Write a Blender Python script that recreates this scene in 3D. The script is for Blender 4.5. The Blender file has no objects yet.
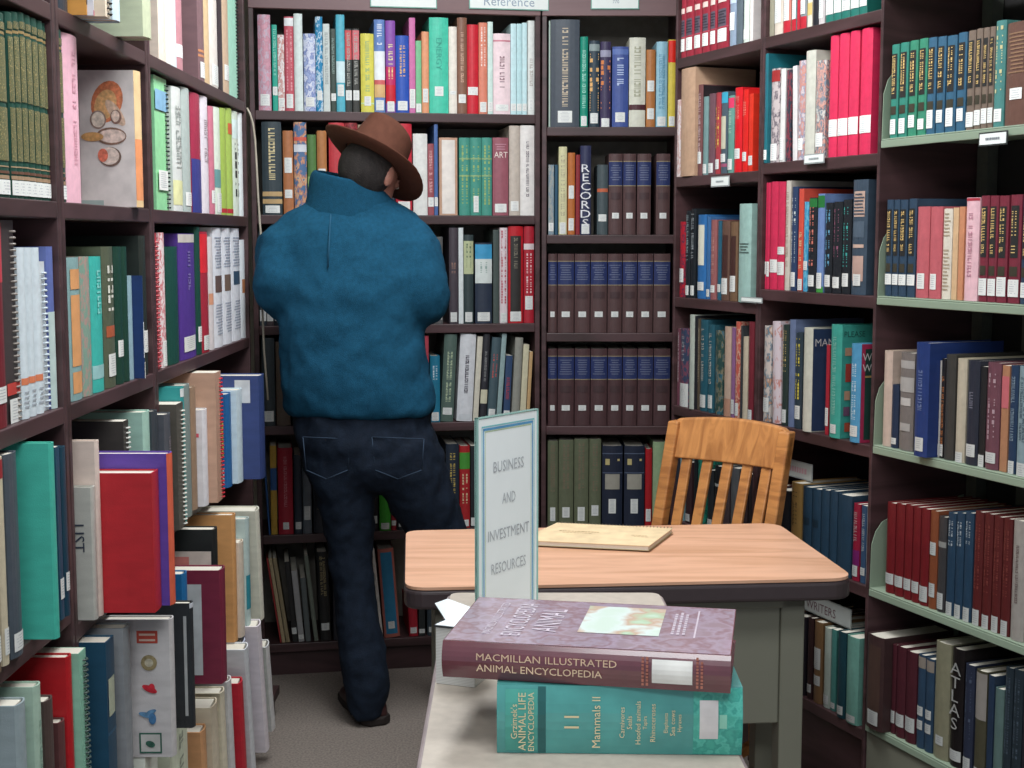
import bpy, bmesh, math, random
from mathutils import Vector, Matrix
random.seed(7)
SC = bpy.context.scene
COL = SC.collection
# ------------------------------------------------------------------ camera
F = 1400.0
PITCH = math.atan(146 / F)
CZ = 1.4
cp, sp = math.cos(PITCH), math.sin(PITCH)
cd = bpy.data.cameras.new('camera'); cam = bpy.data.objects.new('camera', cd); COL.objects.link(cam)
cam.location = (0, 0, CZ); cam.rotation_euler = (math.pi / 2 - PITCH, 0, 0)
cd.sensor_width = 36; cd.lens = F / 1024 * 36; cd.clip_start = .05
SC.camera = cam

def ray(px, py):
    a = (px - 512) / F; b = (384 - py) / F
    return Vector((a, cp + b * sp, -sp + b * cp))
def on_z(px, py, z):
    r = ray(px, py); t = (z - CZ) / r.z
    return Vector((0, 0, CZ)) + r * t
def z_at(X, Y, py):
    k = (384 - py) / F
    return CZ + Y * (k * cp - sp) / (cp + k * sp)
def t_on(o, d, px, z):
    """distance along the line o + t d (plan view) at height z that shows at column px"""
    dz = z - CZ; q = (px - 512) / F
    # q*((oy+t dy)c - dz s) = ox + t dx
    return (q * (o[1] * cp - dz * sp) - o[0]) / (d[0] - q * d[1] * cp)
def xy_at_x(X, px, z):
    """point of the plane x = X at height z that shows at column px"""
    q = (px - 512) / F
    return ((X / q) + (z - CZ) * sp) / cp

# ------------------------------------------------------------------ materials
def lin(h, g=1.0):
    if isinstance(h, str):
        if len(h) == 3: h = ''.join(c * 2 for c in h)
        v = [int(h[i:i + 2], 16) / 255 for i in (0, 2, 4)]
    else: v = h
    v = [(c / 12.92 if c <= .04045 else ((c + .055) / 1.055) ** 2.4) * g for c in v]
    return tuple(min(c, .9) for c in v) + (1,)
MC = {}
def mat(name, col, rough=.55, g=1.0, noise=.12, scale=30, metal=0, bump=0, mott=None, spec=.4, stretch=(1, 1, 1), bscale=None):
    key = (name, col, rough, round(g, 3), noise, scale, metal, bump, tuple(mott or ()), stretch)
    if key in MC: return MC[key]
    m = bpy.data.materials.new(name); m.use_nodes = True
    nt = m.node_tree; N = nt.nodes; L = nt.links
    b = N['Principled BSDF']; b.inputs['Roughness'].default_value = rough; b.inputs['Metallic'].default_value = metal
    b.inputs['Specular IOR Level'].default_value = spec
    tc = N.new('ShaderNodeTexCoord'); mp = N.new('ShaderNodeMapping'); mp.inputs['Scale'].default_value = stretch
    L.new(tc.outputs['Object'], mp.inputs['Vector'])
    nz = N.new('ShaderNodeTexNoise'); nz.inputs['Scale'].default_value = scale; nz.inputs['Detail'].default_value = 3
    L.new(mp.outputs[0], nz.inputs['Vector'])
    cr = N.new('ShaderNodeValToRGB'); L.new(nz.outputs['Fac'], cr.inputs[0])
    base = lin(col, g)
    if mott:
        cols = [base] + [lin(c, g) for c in mott]
        e = cr.color_ramp.elements
        e[0].position = .36; e[0].color = cols[0]
        e[1].position = .46; e[1].color = cols[1]
        for i, c in enumerate(cols[2:] + [cols[0]]):
            x = e.new(.54 + .08 * i); x.color = c
    else:
        e = cr.color_ramp.elements
        e[0].position = .3; e[0].color = tuple(c * (1 - noise) for c in base[:3]) + (1,)
        e[1].position = .7; e[1].color = tuple(min(1, c * (1 + noise)) for c in base[:3]) + (1,)
    L.new(cr.outputs[0], b.inputs['Base Color'])
    if bump:
        n2 = N.new('ShaderNodeTexNoise'); n2.inputs['Scale'].default_value = bscale or scale * 4
        L.new(tc.outputs['Object'], n2.inputs['Vector'])
        bp = N.new('ShaderNodeBump'); bp.inputs['Strength'].default_value = bump; bp.inputs['Distance'].default_value = .004
        L.new(n2.outputs['Fac'], bp.inputs['Height']); L.new(bp.outputs[0], b.inputs['Normal'])
    MC[key] = m
    return m
def wood(name, c1, c2, rough=.4, scale=3, stretch=(1, 14, 14), g=1.0):
    key = (name, c1, c2)
    if key in MC: return MC[key]
    m = bpy.data.materials.new(name); m.use_nodes = True
    nt = m.node_tree; N = nt.nodes; L = nt.links
    b = N['Principled BSDF']; b.inputs['Roughness'].default_value = rough
    tc = N.new('ShaderNodeTexCoord'); mp = N.new('ShaderNodeMapping'); mp.inputs['Scale'].default_value = stretch
    L.new(tc.outputs['Object'], mp.inputs['Vector'])
    nz = N.new('ShaderNodeTexNoise'); nz.inputs['Scale'].default_value = scale; nz.inputs['Detail'].default_value = 6
    nz.inputs['Distortion'].default_value = 1.2
    L.new(mp.outputs[0], nz.inputs['Vector'])
    cr = N.new('ShaderNodeValToRGB'); L.new(nz.outputs['Fac'], cr.inputs[0])
    e = cr.color_ramp.elements
    e[0].position = .35; e[0].color = lin(c2, g); e[1].position = .6; e[1].color = lin(c1, g)
    L.new(cr.outputs[0], b.inputs['Base Color'])
    MC[key] = m
    return m
def paper_mat():
    """page edges: fine parallel lines"""
    if 'paper' in MC: return MC['paper']
    m = bpy.data.materials.new('page_edges'); m.use_nodes = True
    nt = m.node_tree; N = nt.nodes; L = nt.links; b = N['Principled BSDF']; b.inputs['Roughness'].default_value = .8
    tc = N.new('ShaderNodeTexCoord'); w = N.new('ShaderNodeTexWave'); w.inputs['Scale'].default_value = 160; w.bands_direction = 'X'
    w.inputs['Distortion'].default_value = 1
    L.new(tc.outputs['Object'], w.inputs['Vector'])
    cr = N.new('ShaderNodeValToRGB'); L.new(w.outputs['Fac'], cr.inputs[0])
    cr.color_ramp.elements[0].color = lin('c9c2b2'); cr.color_ramp.elements[1].color = lin('e6e1d4')
    L.new(cr.outputs[0], b.inputs['Base Color'])
    MC['paper'] = m
    return m

# ------------------------------------------------------------------ objects
def tag(o, label=None, cat=None, group=None, kind=None):
    if label: o['label'] = label
    if cat: o['category'] = cat
    if group: o['group'] = group
    if kind: o['kind'] = kind
    return o
def empty(name, mtx=None, loc=None):
    o = bpy.data.objects.new(name, None); COL.objects.link(o); o.empty_display_size = .05
    if mtx is not None: o.matrix_world = mtx
    if loc is not None: o.location = loc
    return o
class MB:
    """collects vertices and faces for one mesh"""
    def __init__(s): s.v = []; s.f = []; s.s = []
    def add(s, vs, fs, smooth=False):
        n = len(s.v); s.v += [tuple(v) for v in vs]
        s.f += [tuple(i + n for i in f) for f in fs]; s.s += [smooth] * len(fs)
        return s
    def box(s, x0, x1, y0, y1, z0, z1):
        vs = [(x, y, z) for z in (z0, z1) for y in (y0, y1) for x in (x0, x1)]
        return s.add(vs, [(0, 2, 3, 1), (4, 5, 7, 6), (0, 1, 5, 4), (2, 6, 7, 3), (0, 4, 6, 2), (1, 3, 7, 5)])
    def prism(s, pts, z0, z1, smooth=False):
        """pts: counter-clockwise outline in plan"""
        n = len(pts)
        s.add([(p[0], p[1], z0) for p in pts] + [(p[0], p[1], z1) for p in pts],
              [tuple(range(n - 1, -1, -1)), tuple(range(n, 2 * n))] + [(i, (i + 1) % n, n + (i + 1) % n, n + i) for i in range(n)])
        return s
    def bar(s, a, b, up, w, h):
        """square bar from a to b, width w along up x dir, height h along up"""
        a = Vector(a); b = Vector(b); d = (b - a).normalized(); up = Vector(up)
        sd = d.cross(up).normalized(); up = sd.cross(d).normalized()
        vs = []
        for p in (a, b):
            for i, j in ((-1, -1), (1, -1), (1, 1), (-1, 1)): vs.append(p + sd * (w / 2 * i) + up * (h / 2 * j))
        return s.add(vs, [(3, 2, 1, 0), (4, 5, 6, 7), (0, 1, 5, 4), (1, 2, 6, 5), (2, 3, 7, 6), (3, 0, 4, 7)])
    def tube(s, pts, r, n=8, cap=True):
        pts = [Vector(p) for p in pts]
        rs = r if isinstance(r, (list, tuple)) else [r] * len(pts)
        rings = []; prev = None
        for i, p in enumerate(pts):
            d = (pts[min(i + 1, len(pts) - 1)] - pts[max(i - 1, 0)]).normalized()
            ref = prev if prev is not None else (Vector((0, 0, 1)) if abs(d.z) < .9 else Vector((1, 0, 0)))
            a = d.cross(ref).normalized(); prev = a.cross(d).normalized(); 
            rings.append([p + (a * math.cos(2 * math.pi * k / n) + prev * math.sin(2 * math.pi * k / n)) * rs[i] for k in range(n)])
        vs = [v for r_ in rings for v in r_]
        fs = [(i * n + k, i * n + (k + 1) % n, (i + 1) * n + (k + 1) % n, (i + 1) * n + k) for i in range(len(pts) - 1) for k in range(n)]
        if cap: fs += [tuple(range(n - 1, -1, -1)), tuple((len(pts) - 1) * n + k for k in range(n))]
        return s.add(vs, fs, True)
    def loft(s, rings, cap=True, smooth=True):
        n = len(rings[0]); vs = [v for r_ in rings for v in r_]
        fs = [(i * n + k, i * n + (k + 1) % n, (i + 1) * n + (k + 1) % n, (i + 1) * n + k) for i in range(len(rings) - 1) for k in range(n)]
        if cap: fs += [tuple(range(n - 1, -1, -1)), tuple((len(rings) - 1) * n + k for k in range(n))]
        return s.add(vs, fs, smooth)
    def build(s, name, m, parent=None, fix=False):
        me = bpy.data.meshes.new(name); me.from_pydata(s.v, [], s.f); me.materials.append(m)
        me.polygons.foreach_set('use_smooth', s.s)
        if fix:
            bm = bmesh.new(); bm.from_mesh(me); bmesh.ops.recalc_face_normals(bm, faces=bm.faces); bm.to_mesh(me); bm.free()
        me.update()
        o = bpy.data.objects.new(name, me); COL.objects.link(o)
        if parent: o.parent = parent
        return o
def bevel(o, w=.003, seg=2):
    b = o.modifiers.new('b', 'BEVEL'); b.width = w; b.segments = seg; b.limit_method = 'ANGLE'; return o
TXT = {}
def text_geo(s, serif=False):
    """outline polygons of a word: unit letter height, centred"""
    if s in TXT: return TXT[s]
    c = bpy.data.curves.new('t', 'FONT'); c.body = s; c.size = 1; c.fill_mode = 'FRONT'; c.resolution_u = 2
    o = bpy.data.objects.new('t', c); COL.objects.link(o)
    dg = bpy.context.evaluated_depsgraph_get(); me = bpy.data.meshes.new_from_object(o.evaluated_get(dg))
    vs = [v.co.copy() for v in me.vertices]; fs = [tuple(p.vertices) for p in me.polygons]
    bpy.data.objects.remove(o); bpy.data.curves.remove(c); bpy.data.meshes.remove(me)
    x0 = min(v.x for v in vs); x1 = max(v.x for v in vs); y0 = min(v.y for v in vs); y1 = max(v.y for v in vs)
    h = y1 - y0
    vs = [((v.x - (x0 + x1) / 2) / h, (v.y - (y0 + y1) / 2) / h) for v in vs]
    TXT[s] = (vs, fs, (x1 - x0) / h)
    return TXT[s]
def add_text(mb, s, org, ux, uy, height=None, width=None, sx=1.0):
    """writes s centred on org, letters running along ux, upright along uy"""
    vs, fs, asp = text_geo(s); org = Vector(org); ux = Vector(ux); uy = Vector(uy)
    kx = (width / asp) if width else height * sx
    ky = height if height else kx
    mb.add([org + ux * (a * kx) + uy * (b * ky) for a, b in vs], fs)

# ------------------------------------------------------------------ colour names
CN = {'black': '1c1c20', 'charcoal': '44464a', 'grey': '8a8c8c', 'pale grey': 'c4c8c8', 'white': 'eef0f0', 'cream': 'e4dcc0', 'tan': 'c0986c',
      'brown': '6c4a3c', 'dark brown': '40302c', 'orange': 'e08040', 'peach': 'e8b090', 'red': 'd02030', 'dark red': '902428', 'maroon': '5c2430',
      'pink': 'e8a8b8', 'magenta': 'd84890', 'crimson': 'e02850', 'purple': '704898', 'lavender': 'b8b0d8', 'navy': '243050', 'blue': '3060b0',
      'sky blue': '60a8d0', 'pale blue': 'b8dce4', 'slate blue': '506078', 'teal': '207878', 'turquoise': '50d0b8', 'dark green': '204438',
      'green': '48884c', 'pale green': 'a8d0b0', 'olive': '6a6f50', 'yellow': 'e8d850', 'mustard': 'c0a040', 'rose brown': '9c5c64', 'sea green': '4a9888'}
def cname(h):
    a = [int(h[i:i + 2], 16) for i in (0, 2, 4)] if len(h) == 6 else [int(c * 2, 16) for c in h]
    return min(CN, key=lambda k: sum((x - int(CN[k][i * 2:i * 2 + 2], 16)) ** 2 for i, x in enumerate(a)))
ORD = 'first second third fourth fifth sixth seventh eighth ninth tenth eleventh twelfth thirteenth fourteenth fifteenth sixteenth seventeenth eighteenth nineteenth twentieth'.split()
ORD += ['twenty-' + w for w in ORD[:9]] + ['thirtieth'] + ['thirty-' + w for w in ORD[:9]]

# ------------------------------------------------------------------ books
REG = []      # (row key, order, object, colour name, size word, kind word, feature)
def spine_patch(mb, w, bul, x0, x1, z0, z1, off, n=6):
    y = lambda x: -bul * (1 - (2 * x / w) ** 2) - off
    xs = [x0 + (x1 - x0) * i / n for i in range(n + 1)]
    mb.add([(x, y(x), z0) for x in xs] + [(x, y(x), z1) for x in xs], [(i, i + 1, n + 2 + i, n + 1 + i) for i in range(n)])
def scribble(mb, w, bul, z0, z1, off, fw=.42, cx=0.0, rows=1):
    """a title running down the spine, too small to read: bars of varied size"""
    for r in range(rows):
        lw = w * fw / rows; c = cx + (r - (rows - 1) / 2) * lw * 1.25
        z = z1; gh = max(.0036, lw * .55)
        while z - gh > z0:
            if random.random() < .13: z -= gh * .9; continue
            a = random.choice((0, 1, 2, 3))
            x0 = c - lw / 2; x1 = c + lw / 2; zz = z - gh * .78
            if a == 0: B = [(x0, x1, z - gh * .25, z), (x0, x1, zz, zz + gh * .22)]
            elif a == 1: B = [(x0, x1, z - gh * .28, z), (x0, x0 + lw * .3, zz, z)]
            elif a == 2: B = [(x0, x1, zz, zz + gh * .3), (x1 - lw * .3, x1, zz, z), (x0, x0 + lw * .25, zz, z)]
            else: B = [(x0, x1, zz + gh * .2, zz + gh * .5)]
            for b in B: spine_patch(mb, w, bul, b[0], b[1], b[2], b[3], off, 1)
            z -= gh
def make_book(mtx, w, H, col, opts, row, order, g=1.0, D=None, tkey=None):  # g darkens book and label colours per shelf, painting in lower-shelf shade
    """mtx: spine foot centre; x along shelf, y into shelf"""
    o = {'k': 'h' if w > .022 else 'p'}
    for t in opts:
        if ':' in t:
            k, v = t.split(':', 1); o.setdefault(k, []); o[k] = (o[k] if isinstance(o[k], list) else []) + [v]
        else: o[t] = True
    kind = 'hardcover' if ('h' in o or o['k'] == 'h') and 'p' not in o else 'paperback'
    coil = 's' in o
    if coil: kind = 'spiral'
    if 'v' in o: kind = 'volume'
    if 'x' in o: kind = 'binder'
    nm = {'hardcover': 'hardcover_book', 'paperback': 'paperback_book', 'spiral': 'spiral_bound_book', 'volume': 'bound_volume', 'binder': 'ring_binder'}[kind]
    if 'D' in o: D = float(o['D'][0])
    D = D or (.19 + .02 * random.random())
    w = max(w, .004)
    root = empty(nm, mtx)
    bul = min(.006, w * .16) if kind in ('hardcover', 'volume') else min(.0012, w * .06)
    if coil: bul = 0
    th = .0028 if kind in ('hardcover', 'volume', 'binder') else .0012
    th = min(th, w * .2)
    hw = w / 2 - .0003
    n = 6
    out = [(-hw, D), (-hw, 0)] + [(-hw + 2 * hw * i / n, -bul * (1 - (2 * (-hw + 2 * hw * i / n) / w) ** 2)) for i in range(1, n)] + [(hw, 0), (hw, D)]
    inn = [(-hw + th, D), (-hw + th, th)] + [(max(-hw + th, min(hw - th, p[0])), p[1] + th) for p in out[2:-2]] + [(hw - th, th), (hw - th, D)]
    m = mat('cover_' + cname(col).replace(' ', '_'), col, .42 if kind != 'volume' else .5, g, mott=[c for c in o['m'][0].split(',')] if 'm' in o else None,
            scale=95 if 'm' in o else 60, noise=.09, stretch=(1, .3, 1) if 'm' not in o else (.9, .9, .55), bump=.12 if kind != 'paperback' else 0, bscale=500)
    mb = MB(); k = len(out)
    yo = .002 if coil else 0
    vs = [(p[0], p[1] + (yo if p[1] < .01 else 0), 0) for p in out] + [(p[0], p[1] + (yo if p[1] < .01 else 0), 0) for p in inn]
    vs += [(v[0], v[1], H) for v in vs]
    fs = []
    for i in range(k - 1):
        fs += [(i, i + 1, 2 * k + i + 1, 2 * k + i), (k + i + 1, k + i, 3 * k + i, 3 * k + i + 1), (k + i, k + i + 1, i + 1, i), (2 * k + i, 2 * k + i + 1, 3 * k + i + 1, 3 * k + i)]
    fs += [(k, 0, 2 * k, 3 * k), (k - 1, 2 * k - 1, 4 * k - 1, 3 * k - 1)]
    mb.add(vs, fs); mb.build('cover', m, root)
    e = .003 if th > .002 else .0004
    if w > .007:
        pm = paper_mat()
        fy = D - .004
        MB().box(-hw + th * .98, hw - th * .98, th + bul * 0 + yo + (.001 if bul else 0), fy, e, H - e).build('page_block', pm, root)
    feat = ''
    off = .0005
    for b in o.get('b', []):
        c, a, z = b.split(',')
        q = MB(); spine_patch(q, w, bul, -hw, hw, H * float(a), H * float(z), off); q.build('spine_band', mat('band', c, .45, g), root)
        feat = feat or ' with %s band' % cname(c)
        off += .0002
    for b in o.get('q', []):        # inset panel
        c, a, z = b.split(',')
        q = MB(); spine_patch(q, w, bul, -hw * .72, hw * .72, H * float(a), H * float(z), off); q.build('spine_panel', mat('panel', c, .45, g), root)
        feat = feat or ' with %s panel' % cname(c)
        off += .0002
    for b in o.get('G', []):        # panel of fine gilt ornament
        c, a, z = b.split(',')
        q = MB(); spine_patch(q, w, bul, -hw * .86, hw * .86, H * float(a), H * float(z), off); q.build('gilt_panel', mat('gilt_ornament', c, .5, g, mott=['2c5040', '8c7c50', '3c5844'], scale=330, stretch=(1, 1, .9)), root)
    for b in o.get('t', []):
        v = b.split(','); a, z = (float(v[1]), float(v[2])) if len(v) > 2 else (.3, .88)
        q = MB(); scribble(q, w, bul, H * a, H * z, off + .0003, rows=2 if w > .034 and H > .2 and len(v) < 4 else 1, fw=float(v[3]) if len(v) > 3 else .45)
        if q.v: q.build('title_lettering', mat('lettering', v[0], .5, g), root); feat = feat or ' with %s title' % cname(v[0])
    for b in o.get('l', []):        # small lines across the spine
        v = b.split(','); a, z = float(v[1]), float(v[2]); q = MB(); zz = H * z
        while zz > H * a:
            ww = hw * random.uniform(.45, .8); spine_patch(q, w, bul, -ww, ww, zz - .003, zz, off + .0004, 4); zz -= .0075
        q.build('title_lines', mat('lettering', v[0], .5, g), root); feat = feat or ' with %s lines' % cname(v[0])
    for b in o.get('T', []):        # readable word: text,colour,centre,size mode
        v = b.split(','); q = MB(); z = float(v[2]) * H; mode = v[3]; sz = float(v[4])
        y = -bul - .0012 - off
        if mode == 'across': add_text(q, v[0], (0, y, z), (1, 0, 0), (0, 0, 1), width=sz * w, height=sz * w * .42)
        elif mode == 'down': add_text(q, v[0].replace('_', ' '), (0, y, z), (0, 0, -1), (1, 0, 0), height=w * sz, sx=1.1)
        else:
            st = sz; 
            for i, ch in enumerate(v[0]): add_text(q, ch, (0, y, z + st * ((len(v[0]) - 1) / 2 - i)), (1, 0, 0), (0, 0, 1), height=st * .84, sx=1.4)
        q.build('title_lettering', mat('lettering', v[1], .5, g), root); feat = feat or ' with %s lettering' % cname(v[1])
    if 'w' in o:
        spec = [(.05, .17)] if o['w'] is True else [tuple(float(x) for x in v.split(',')) for v in o['w']]
        for v in spec:
            q = MB(); a, z = v[0], v[1]
            lw = .9 if w < .022 else .74
            if len(v) > 2: lw = v[2]
            spine_patch(q, w, bul, -hw * lw, hw * lw, H * a, H * z, off + .0005)
            lb = q.build('call_number_label', mat('label_paper', 'eef0ec', .6, min(1, g * 1.0), noise=.03), root)
            if w > .009:
                q = MB(); zz = H * z - .004
                while zz > H * a + .004:
                    ww = hw * lw * random.uniform(.4, .7); spine_patch(q, w, bul, -ww, ww, zz - .0012, zz, off + .0008, 2); zz -= .0045
                if q.v: q.build('call_number_print', mat('print', 'c4c8cc', .6, g), lb)
    for b in o.get('c', []):        # rectangle on a cover: side,y0,y1,z0,z1,colour
        v = b.split(','); sd = -1 if v[0] == 'n' else 1; y0, y1, z0, z1 = [float(x) for x in v[1:5]]
        X = sd * (w / 2 + .0004 + .0002 * len(root.children))
        vs = [(X, y0 * D, z0 * H), (X, y1 * D, z0 * H), (X, y1 * D, z1 * H), (X, y0 * D, z1 * H)]
        MB().add(vs, [(0, 1, 2, 3) if sd > 0 else (3, 2, 1, 0)]).build('cover_panel', mat('panel', v[5], .45, g), root)
    for b in o.get('e', []):        # ellipse on a cover: side,yc,zc,ry,rz (metres),colour,tilt
        v = b.split(','); sd = -1 if v[0] == 'n' else 1; X = sd * (w / 2 + .0006 + .0002 * len(root.children))
        ry, rz, ti = float(v[3]), float(v[4]), math.radians(float(v[6])) if len(v) > 6 else 0
        pts = [(ry * math.cos(2 * math.pi * k_ / 20), rz * math.sin(2 * math.pi * k_ / 20)) for k_ in range(20)]
        vs = [(X, float(v[1]) + p[0] * math.cos(ti) - p[1] * math.sin(ti), float(v[2]) * H + p[0] * math.sin(ti) + p[1] * math.cos(ti)) for p in pts]
        MB().add(vs, [tuple(range(20)) if sd > 0 else tuple(range(19, -1, -1))]).build('cover_picture', mat('painted', v[5], .5, g, noise=.3, scale=120), root)
    for b in o.get('C', []):        # word on a cover: side,text,yc,zc,height,colour,dir
        v = b.split(','); sd = -1 if v[0] == 'n' else 1
        X = sd * (w / 2 + .0008 + .0002 * len(root.children)); q = MB()
        ux, uz = (0, -sd * -1, 0), (0, 0, 1)
        ux = (0, 1, 0) if sd > 0 else (0, -1, 0)
        if len(v) > 6 and v[6] == 'd': ux, uz = (0, 0, -1), ((0, 1, 0) if sd > 0 else (0, -1, 0))
        add_text(q, v[1], (X, float(v[2]) * D, float(v[3]) * H), ux, uz, height=float(v[4]))
        q.build('cover_lettering', mat('lettering', v[5], .5, g), root)
    if coil:
        c = o['s'][0] if isinstance(o['s'], list) else '202020'
        q = MB(); pitch = .0095; r = min(w / 2, .0085); nr = int((H - .01) / pitch); xo = w / 2 - r - .0006
        for i in range(nr):
            z = .006 + i * pitch; pts = []
            for j in range(9):
                a = math.pi * 2 * j / 8
                pts.append((xo + math.cos(a) * (r - .001), .004 + math.sin(a) * .0075, z))
            q.tube(pts, .0019, 5, False)
        q.build('spiral_binding', mat('coil', c, .35, g), root)
        feat = ' with %s spiral binding' % cname(c)
    if 'f' in o: feat = ' with ' + o['f'][0].replace('_', ' ')
    lab = o['L'][0].replace('_', ' ') if 'L' in o else None
    REG.append([row, order, root, cname(col), w, H, kind, feat, lab, tuple(mtx.translation)])
    return root

ROWS = {}
def frame_mtx(p, u, n, z, lean=0, w=0):
    M = Matrix(((u[0], n[0], 0, p[0]), (u[1], n[1], 0, p[1]), (0, 0, 1, z + .0008 + abs(math.sin(lean)) * w / 2), (0, 0, 0, 1)))
    if lean: M = M @ Matrix.Rotation(lean, 4, 'Y')
    return M
BAR = {}
def bay_of(pl, t):
    for (a, b, sh) in BAR[pl]:
        if a - .004 <= t <= b + .004: return a, b, sh
    return min(BAR[pl], key=lambda q: min(abs(t - q[0]), abs(t - q[1])))
def ceil_z(sh, z, th=.028):
    up = [s for s in sh if s > z + .05]
    return (min(up) - th if up else 2.48) - z - .006
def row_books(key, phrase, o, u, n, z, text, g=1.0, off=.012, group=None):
    """one shelf of books along the line o + t u; n points into the shelf"""
    ROWS[key] = (phrase, group or 'books on the ' + phrase)
    tmax = None; prevlean = None
    items = []
    for ln in text.strip().splitlines():
        f = ln.split()
        if not f: continue
        items.append((float(f[0]), float(f[1]), float(f[2]), f[3], f[4:]))
    zmid = z + .14
    for i, (a, b, ty, col, opts) in enumerate(items):
        pr = off; ln = 0; inn_ = 0
        for t in opts:
            if t.startswith('o:'): pr = float(t[2:])
            if t.startswith('i:'): inn_ = float(t[2:])
            if t.startswith('lean:'): ln = math.radians(float(t[5:]))
        oo = (o[0] + n[0] * pr, o[1] + n[1] * pr)
        ta = t_on(oo, u, a, zmid); tb = t_on(oo, u, b, zmid)
        tc = (ta + tb) / 2; A_, B_, SH = bay_of(key[0], tc)
        Hr = ceil_z(SH, z)
        if tmax is not None and ta < tmax + .0002: ta = tmax + .0002
        if prevlean is not None:
            gap = .27 * (math.sin(prevlean) - math.sin(ln))
            if gap > 0: ta = max(ta, tmax + gap + .001)
        ta = max(ta, A_ + .0005 + (.34 * math.sin(-ln) if ln < 0 and ta < A_ + .07 else 0)); tb = min(tb, B_ - .0005 - (.26 * math.sin(ln) if ln > 0 and tb > B_ - .07 else 0))
        if tb - ta < .006: tb = ta + .006
        if tb > B_ + .0001 and pr < .1: continue
        tmax = tb; prevlean = ln
        tc = (ta + tb) / 2; w = tb - ta - .0006
        p = (oo[0] + u[0] * tc + n[0] * inn_, oo[1] + u[1] * tc + n[1] * inn_); opts = opts + (['D:.145'] if inn_ else [])
        H = (z_at(p[0], p[1], ty) - z) / math.cos(ln) if ty > -500 else .29
        H = min(H, Hr)
        make_book(frame_mtx(p, u, n, z, ln, w), w, H, col, [t for t in opts if not t.startswith(('o:', 'i:', 'lean:'))], key, i, g)
def free_books(key, phrase, z, text, g=1.0, start=100):
    """lays the row out once, slides touching books apart, then builds it"""
    res = free_pass(key, phrase, z, text, g, start, True, {})
    fit = {}; end = -9; pl = 0; pH = 0
    for (y0, y1, X, H, i, ln) in sorted(res, key=lambda r: r[0]):
        w = y1 - y0; gap = max(0, max(H, pH) * (math.sin(pl) - math.sin(ln)) * 1.03) + (.014 if pl != ln else 0)
        A_, B_, SH = bay_of('L', (y0 + y1) / 2)
        y = max(y0, end + .0008 + gap, A_ + .0005 + max(0, -math.sin(ln)) * H)
        if y + w > B_ and B_ < 3.9: w = max(.006, B_ - .0005 - y); y = min(y, B_ - .0005 - w)
        fit[i] = (y, w); end = y + w; pl = ln; pH = H
    return free_pass(key, phrase, z, text, g, start, False, fit)
def free_pass(key, phrase, z, text, g, start, DRY, fit):
    """books of the left bookcase that jut out: columns of near and far spine edge, top row, then X (negative) or the row of the foot"""
    ROWS[key] = (phrase, 'books on the ' + phrase)
    items = []
    for ln in text.strip().splitlines():
        f = ln.split()
        if not f: continue
        a, b, ty, q = [float(x) for x in f[:4]]
        items.append((a, b, ty, q, f[4], f[5:]))
    res = []
    for i, (a, b, ty, q, col, opts) in enumerate(items):
        ln = 0
        for t in opts:
            if t.startswith('lean:'): ln = math.radians(float(t[5:]))
        if q > 0:
            P = on_z(a, q, z + .001); X, Y = P.x, P.y
        else:
            X = q; Y = xy_at_x(X, a, z + .12)
        Y2 = xy_at_x(X, b, z + .12) if q < 0 else xy_at_x(X, b + (a - a), z + .001)
        w = max(.006, Y2 - Y)
        A_, B_, SH = bay_of('L', Y + w / 2)
        if Y < A_: Y = A_ + .0005
        for t in opts:
            if t.startswith('W:'): w = float(t[2:])
        H = (z_at(X, Y, ty) - z) / math.cos(ln)
        Y, w = fit.get(i, (Y, w))
        res.append((Y, Y + w, X, H, i, ln))
        if DRY: continue
        lim = ceil_z(SH, z)
        if H * math.cos(ln) > lim:
            if key == 'L5' and X + .746 > .04: opts = [t for t in opts if not t.startswith('D:')] + ['D:%.3f' % (X + .746)]
            else: H = lim
        make_book(frame_mtx((X, Y + w / 2), (0, 1), (-1, 0), z, ln, w), w, H, col, [t for t in opts if not t.startswith(('lean:', 'W:'))], key, start + i, g)
    if DEBUG:
        for r in sorted(res): print('FREE', key, 'Y %.3f-%.3f X %.3f H %.3f #%d lean %.2f' % r, items[r[4]][:5])
    return res
DEBUG = False

# ------------------------------------------------------------------ shared materials
M_WOOD = wood('dark_shelf_wood', '4e3638', '382626', .45, 2, (1, 1, 8))
M_WOODL = wood('reddish_shelf_wood', '7c6060', '6c5052', .5, 2, (1, 1, 8))  # lighter reddish wood of the header boards
M_GREEN = mat('green_grey_metal', '8c9c88', .4, 1, .04, 5, bump=.05)
M_METAL = mat('putty_metal', '7c7c6e', .45, 1, .04, 6)
M_DARK = mat('dark_back', '282224', .7, 1, .1, 6)

# ------------------------------------------------------------------ room shell
def struct(name, mb, m):
    return tag(mb.build(name, m), kind='structure')
carpet = mat('carpet', '8a8078', .95, 1, .28, 160, bump=.6, bscale=900)
struct('floor', MB().box(-1.6, 3.2, -1.2, 5.3, -.06, 0), carpet)
wallm = mat('painted_wall', 'c8c4b8', .85, 1, .04, 3)
struct('wall_back', MB().box(-1.6, 3.2, 5.2, 5.3, 0, 2.8), wallm)
struct('wall_left', MB().box(-1.6, -1.5, -1.2, 5.2, 0, 2.8), wallm)
struct('wall_right', MB().box(3.1, 3.2, -1.2, 5.2, 0, 2.8), wallm)
struct('ceiling', MB().box(-1.6, 3.2, -1.2, 5.3, 2.8, 2.86), mat('ceiling_tile', 'e4e4e0', .9, 1, .05, 40))

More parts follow.
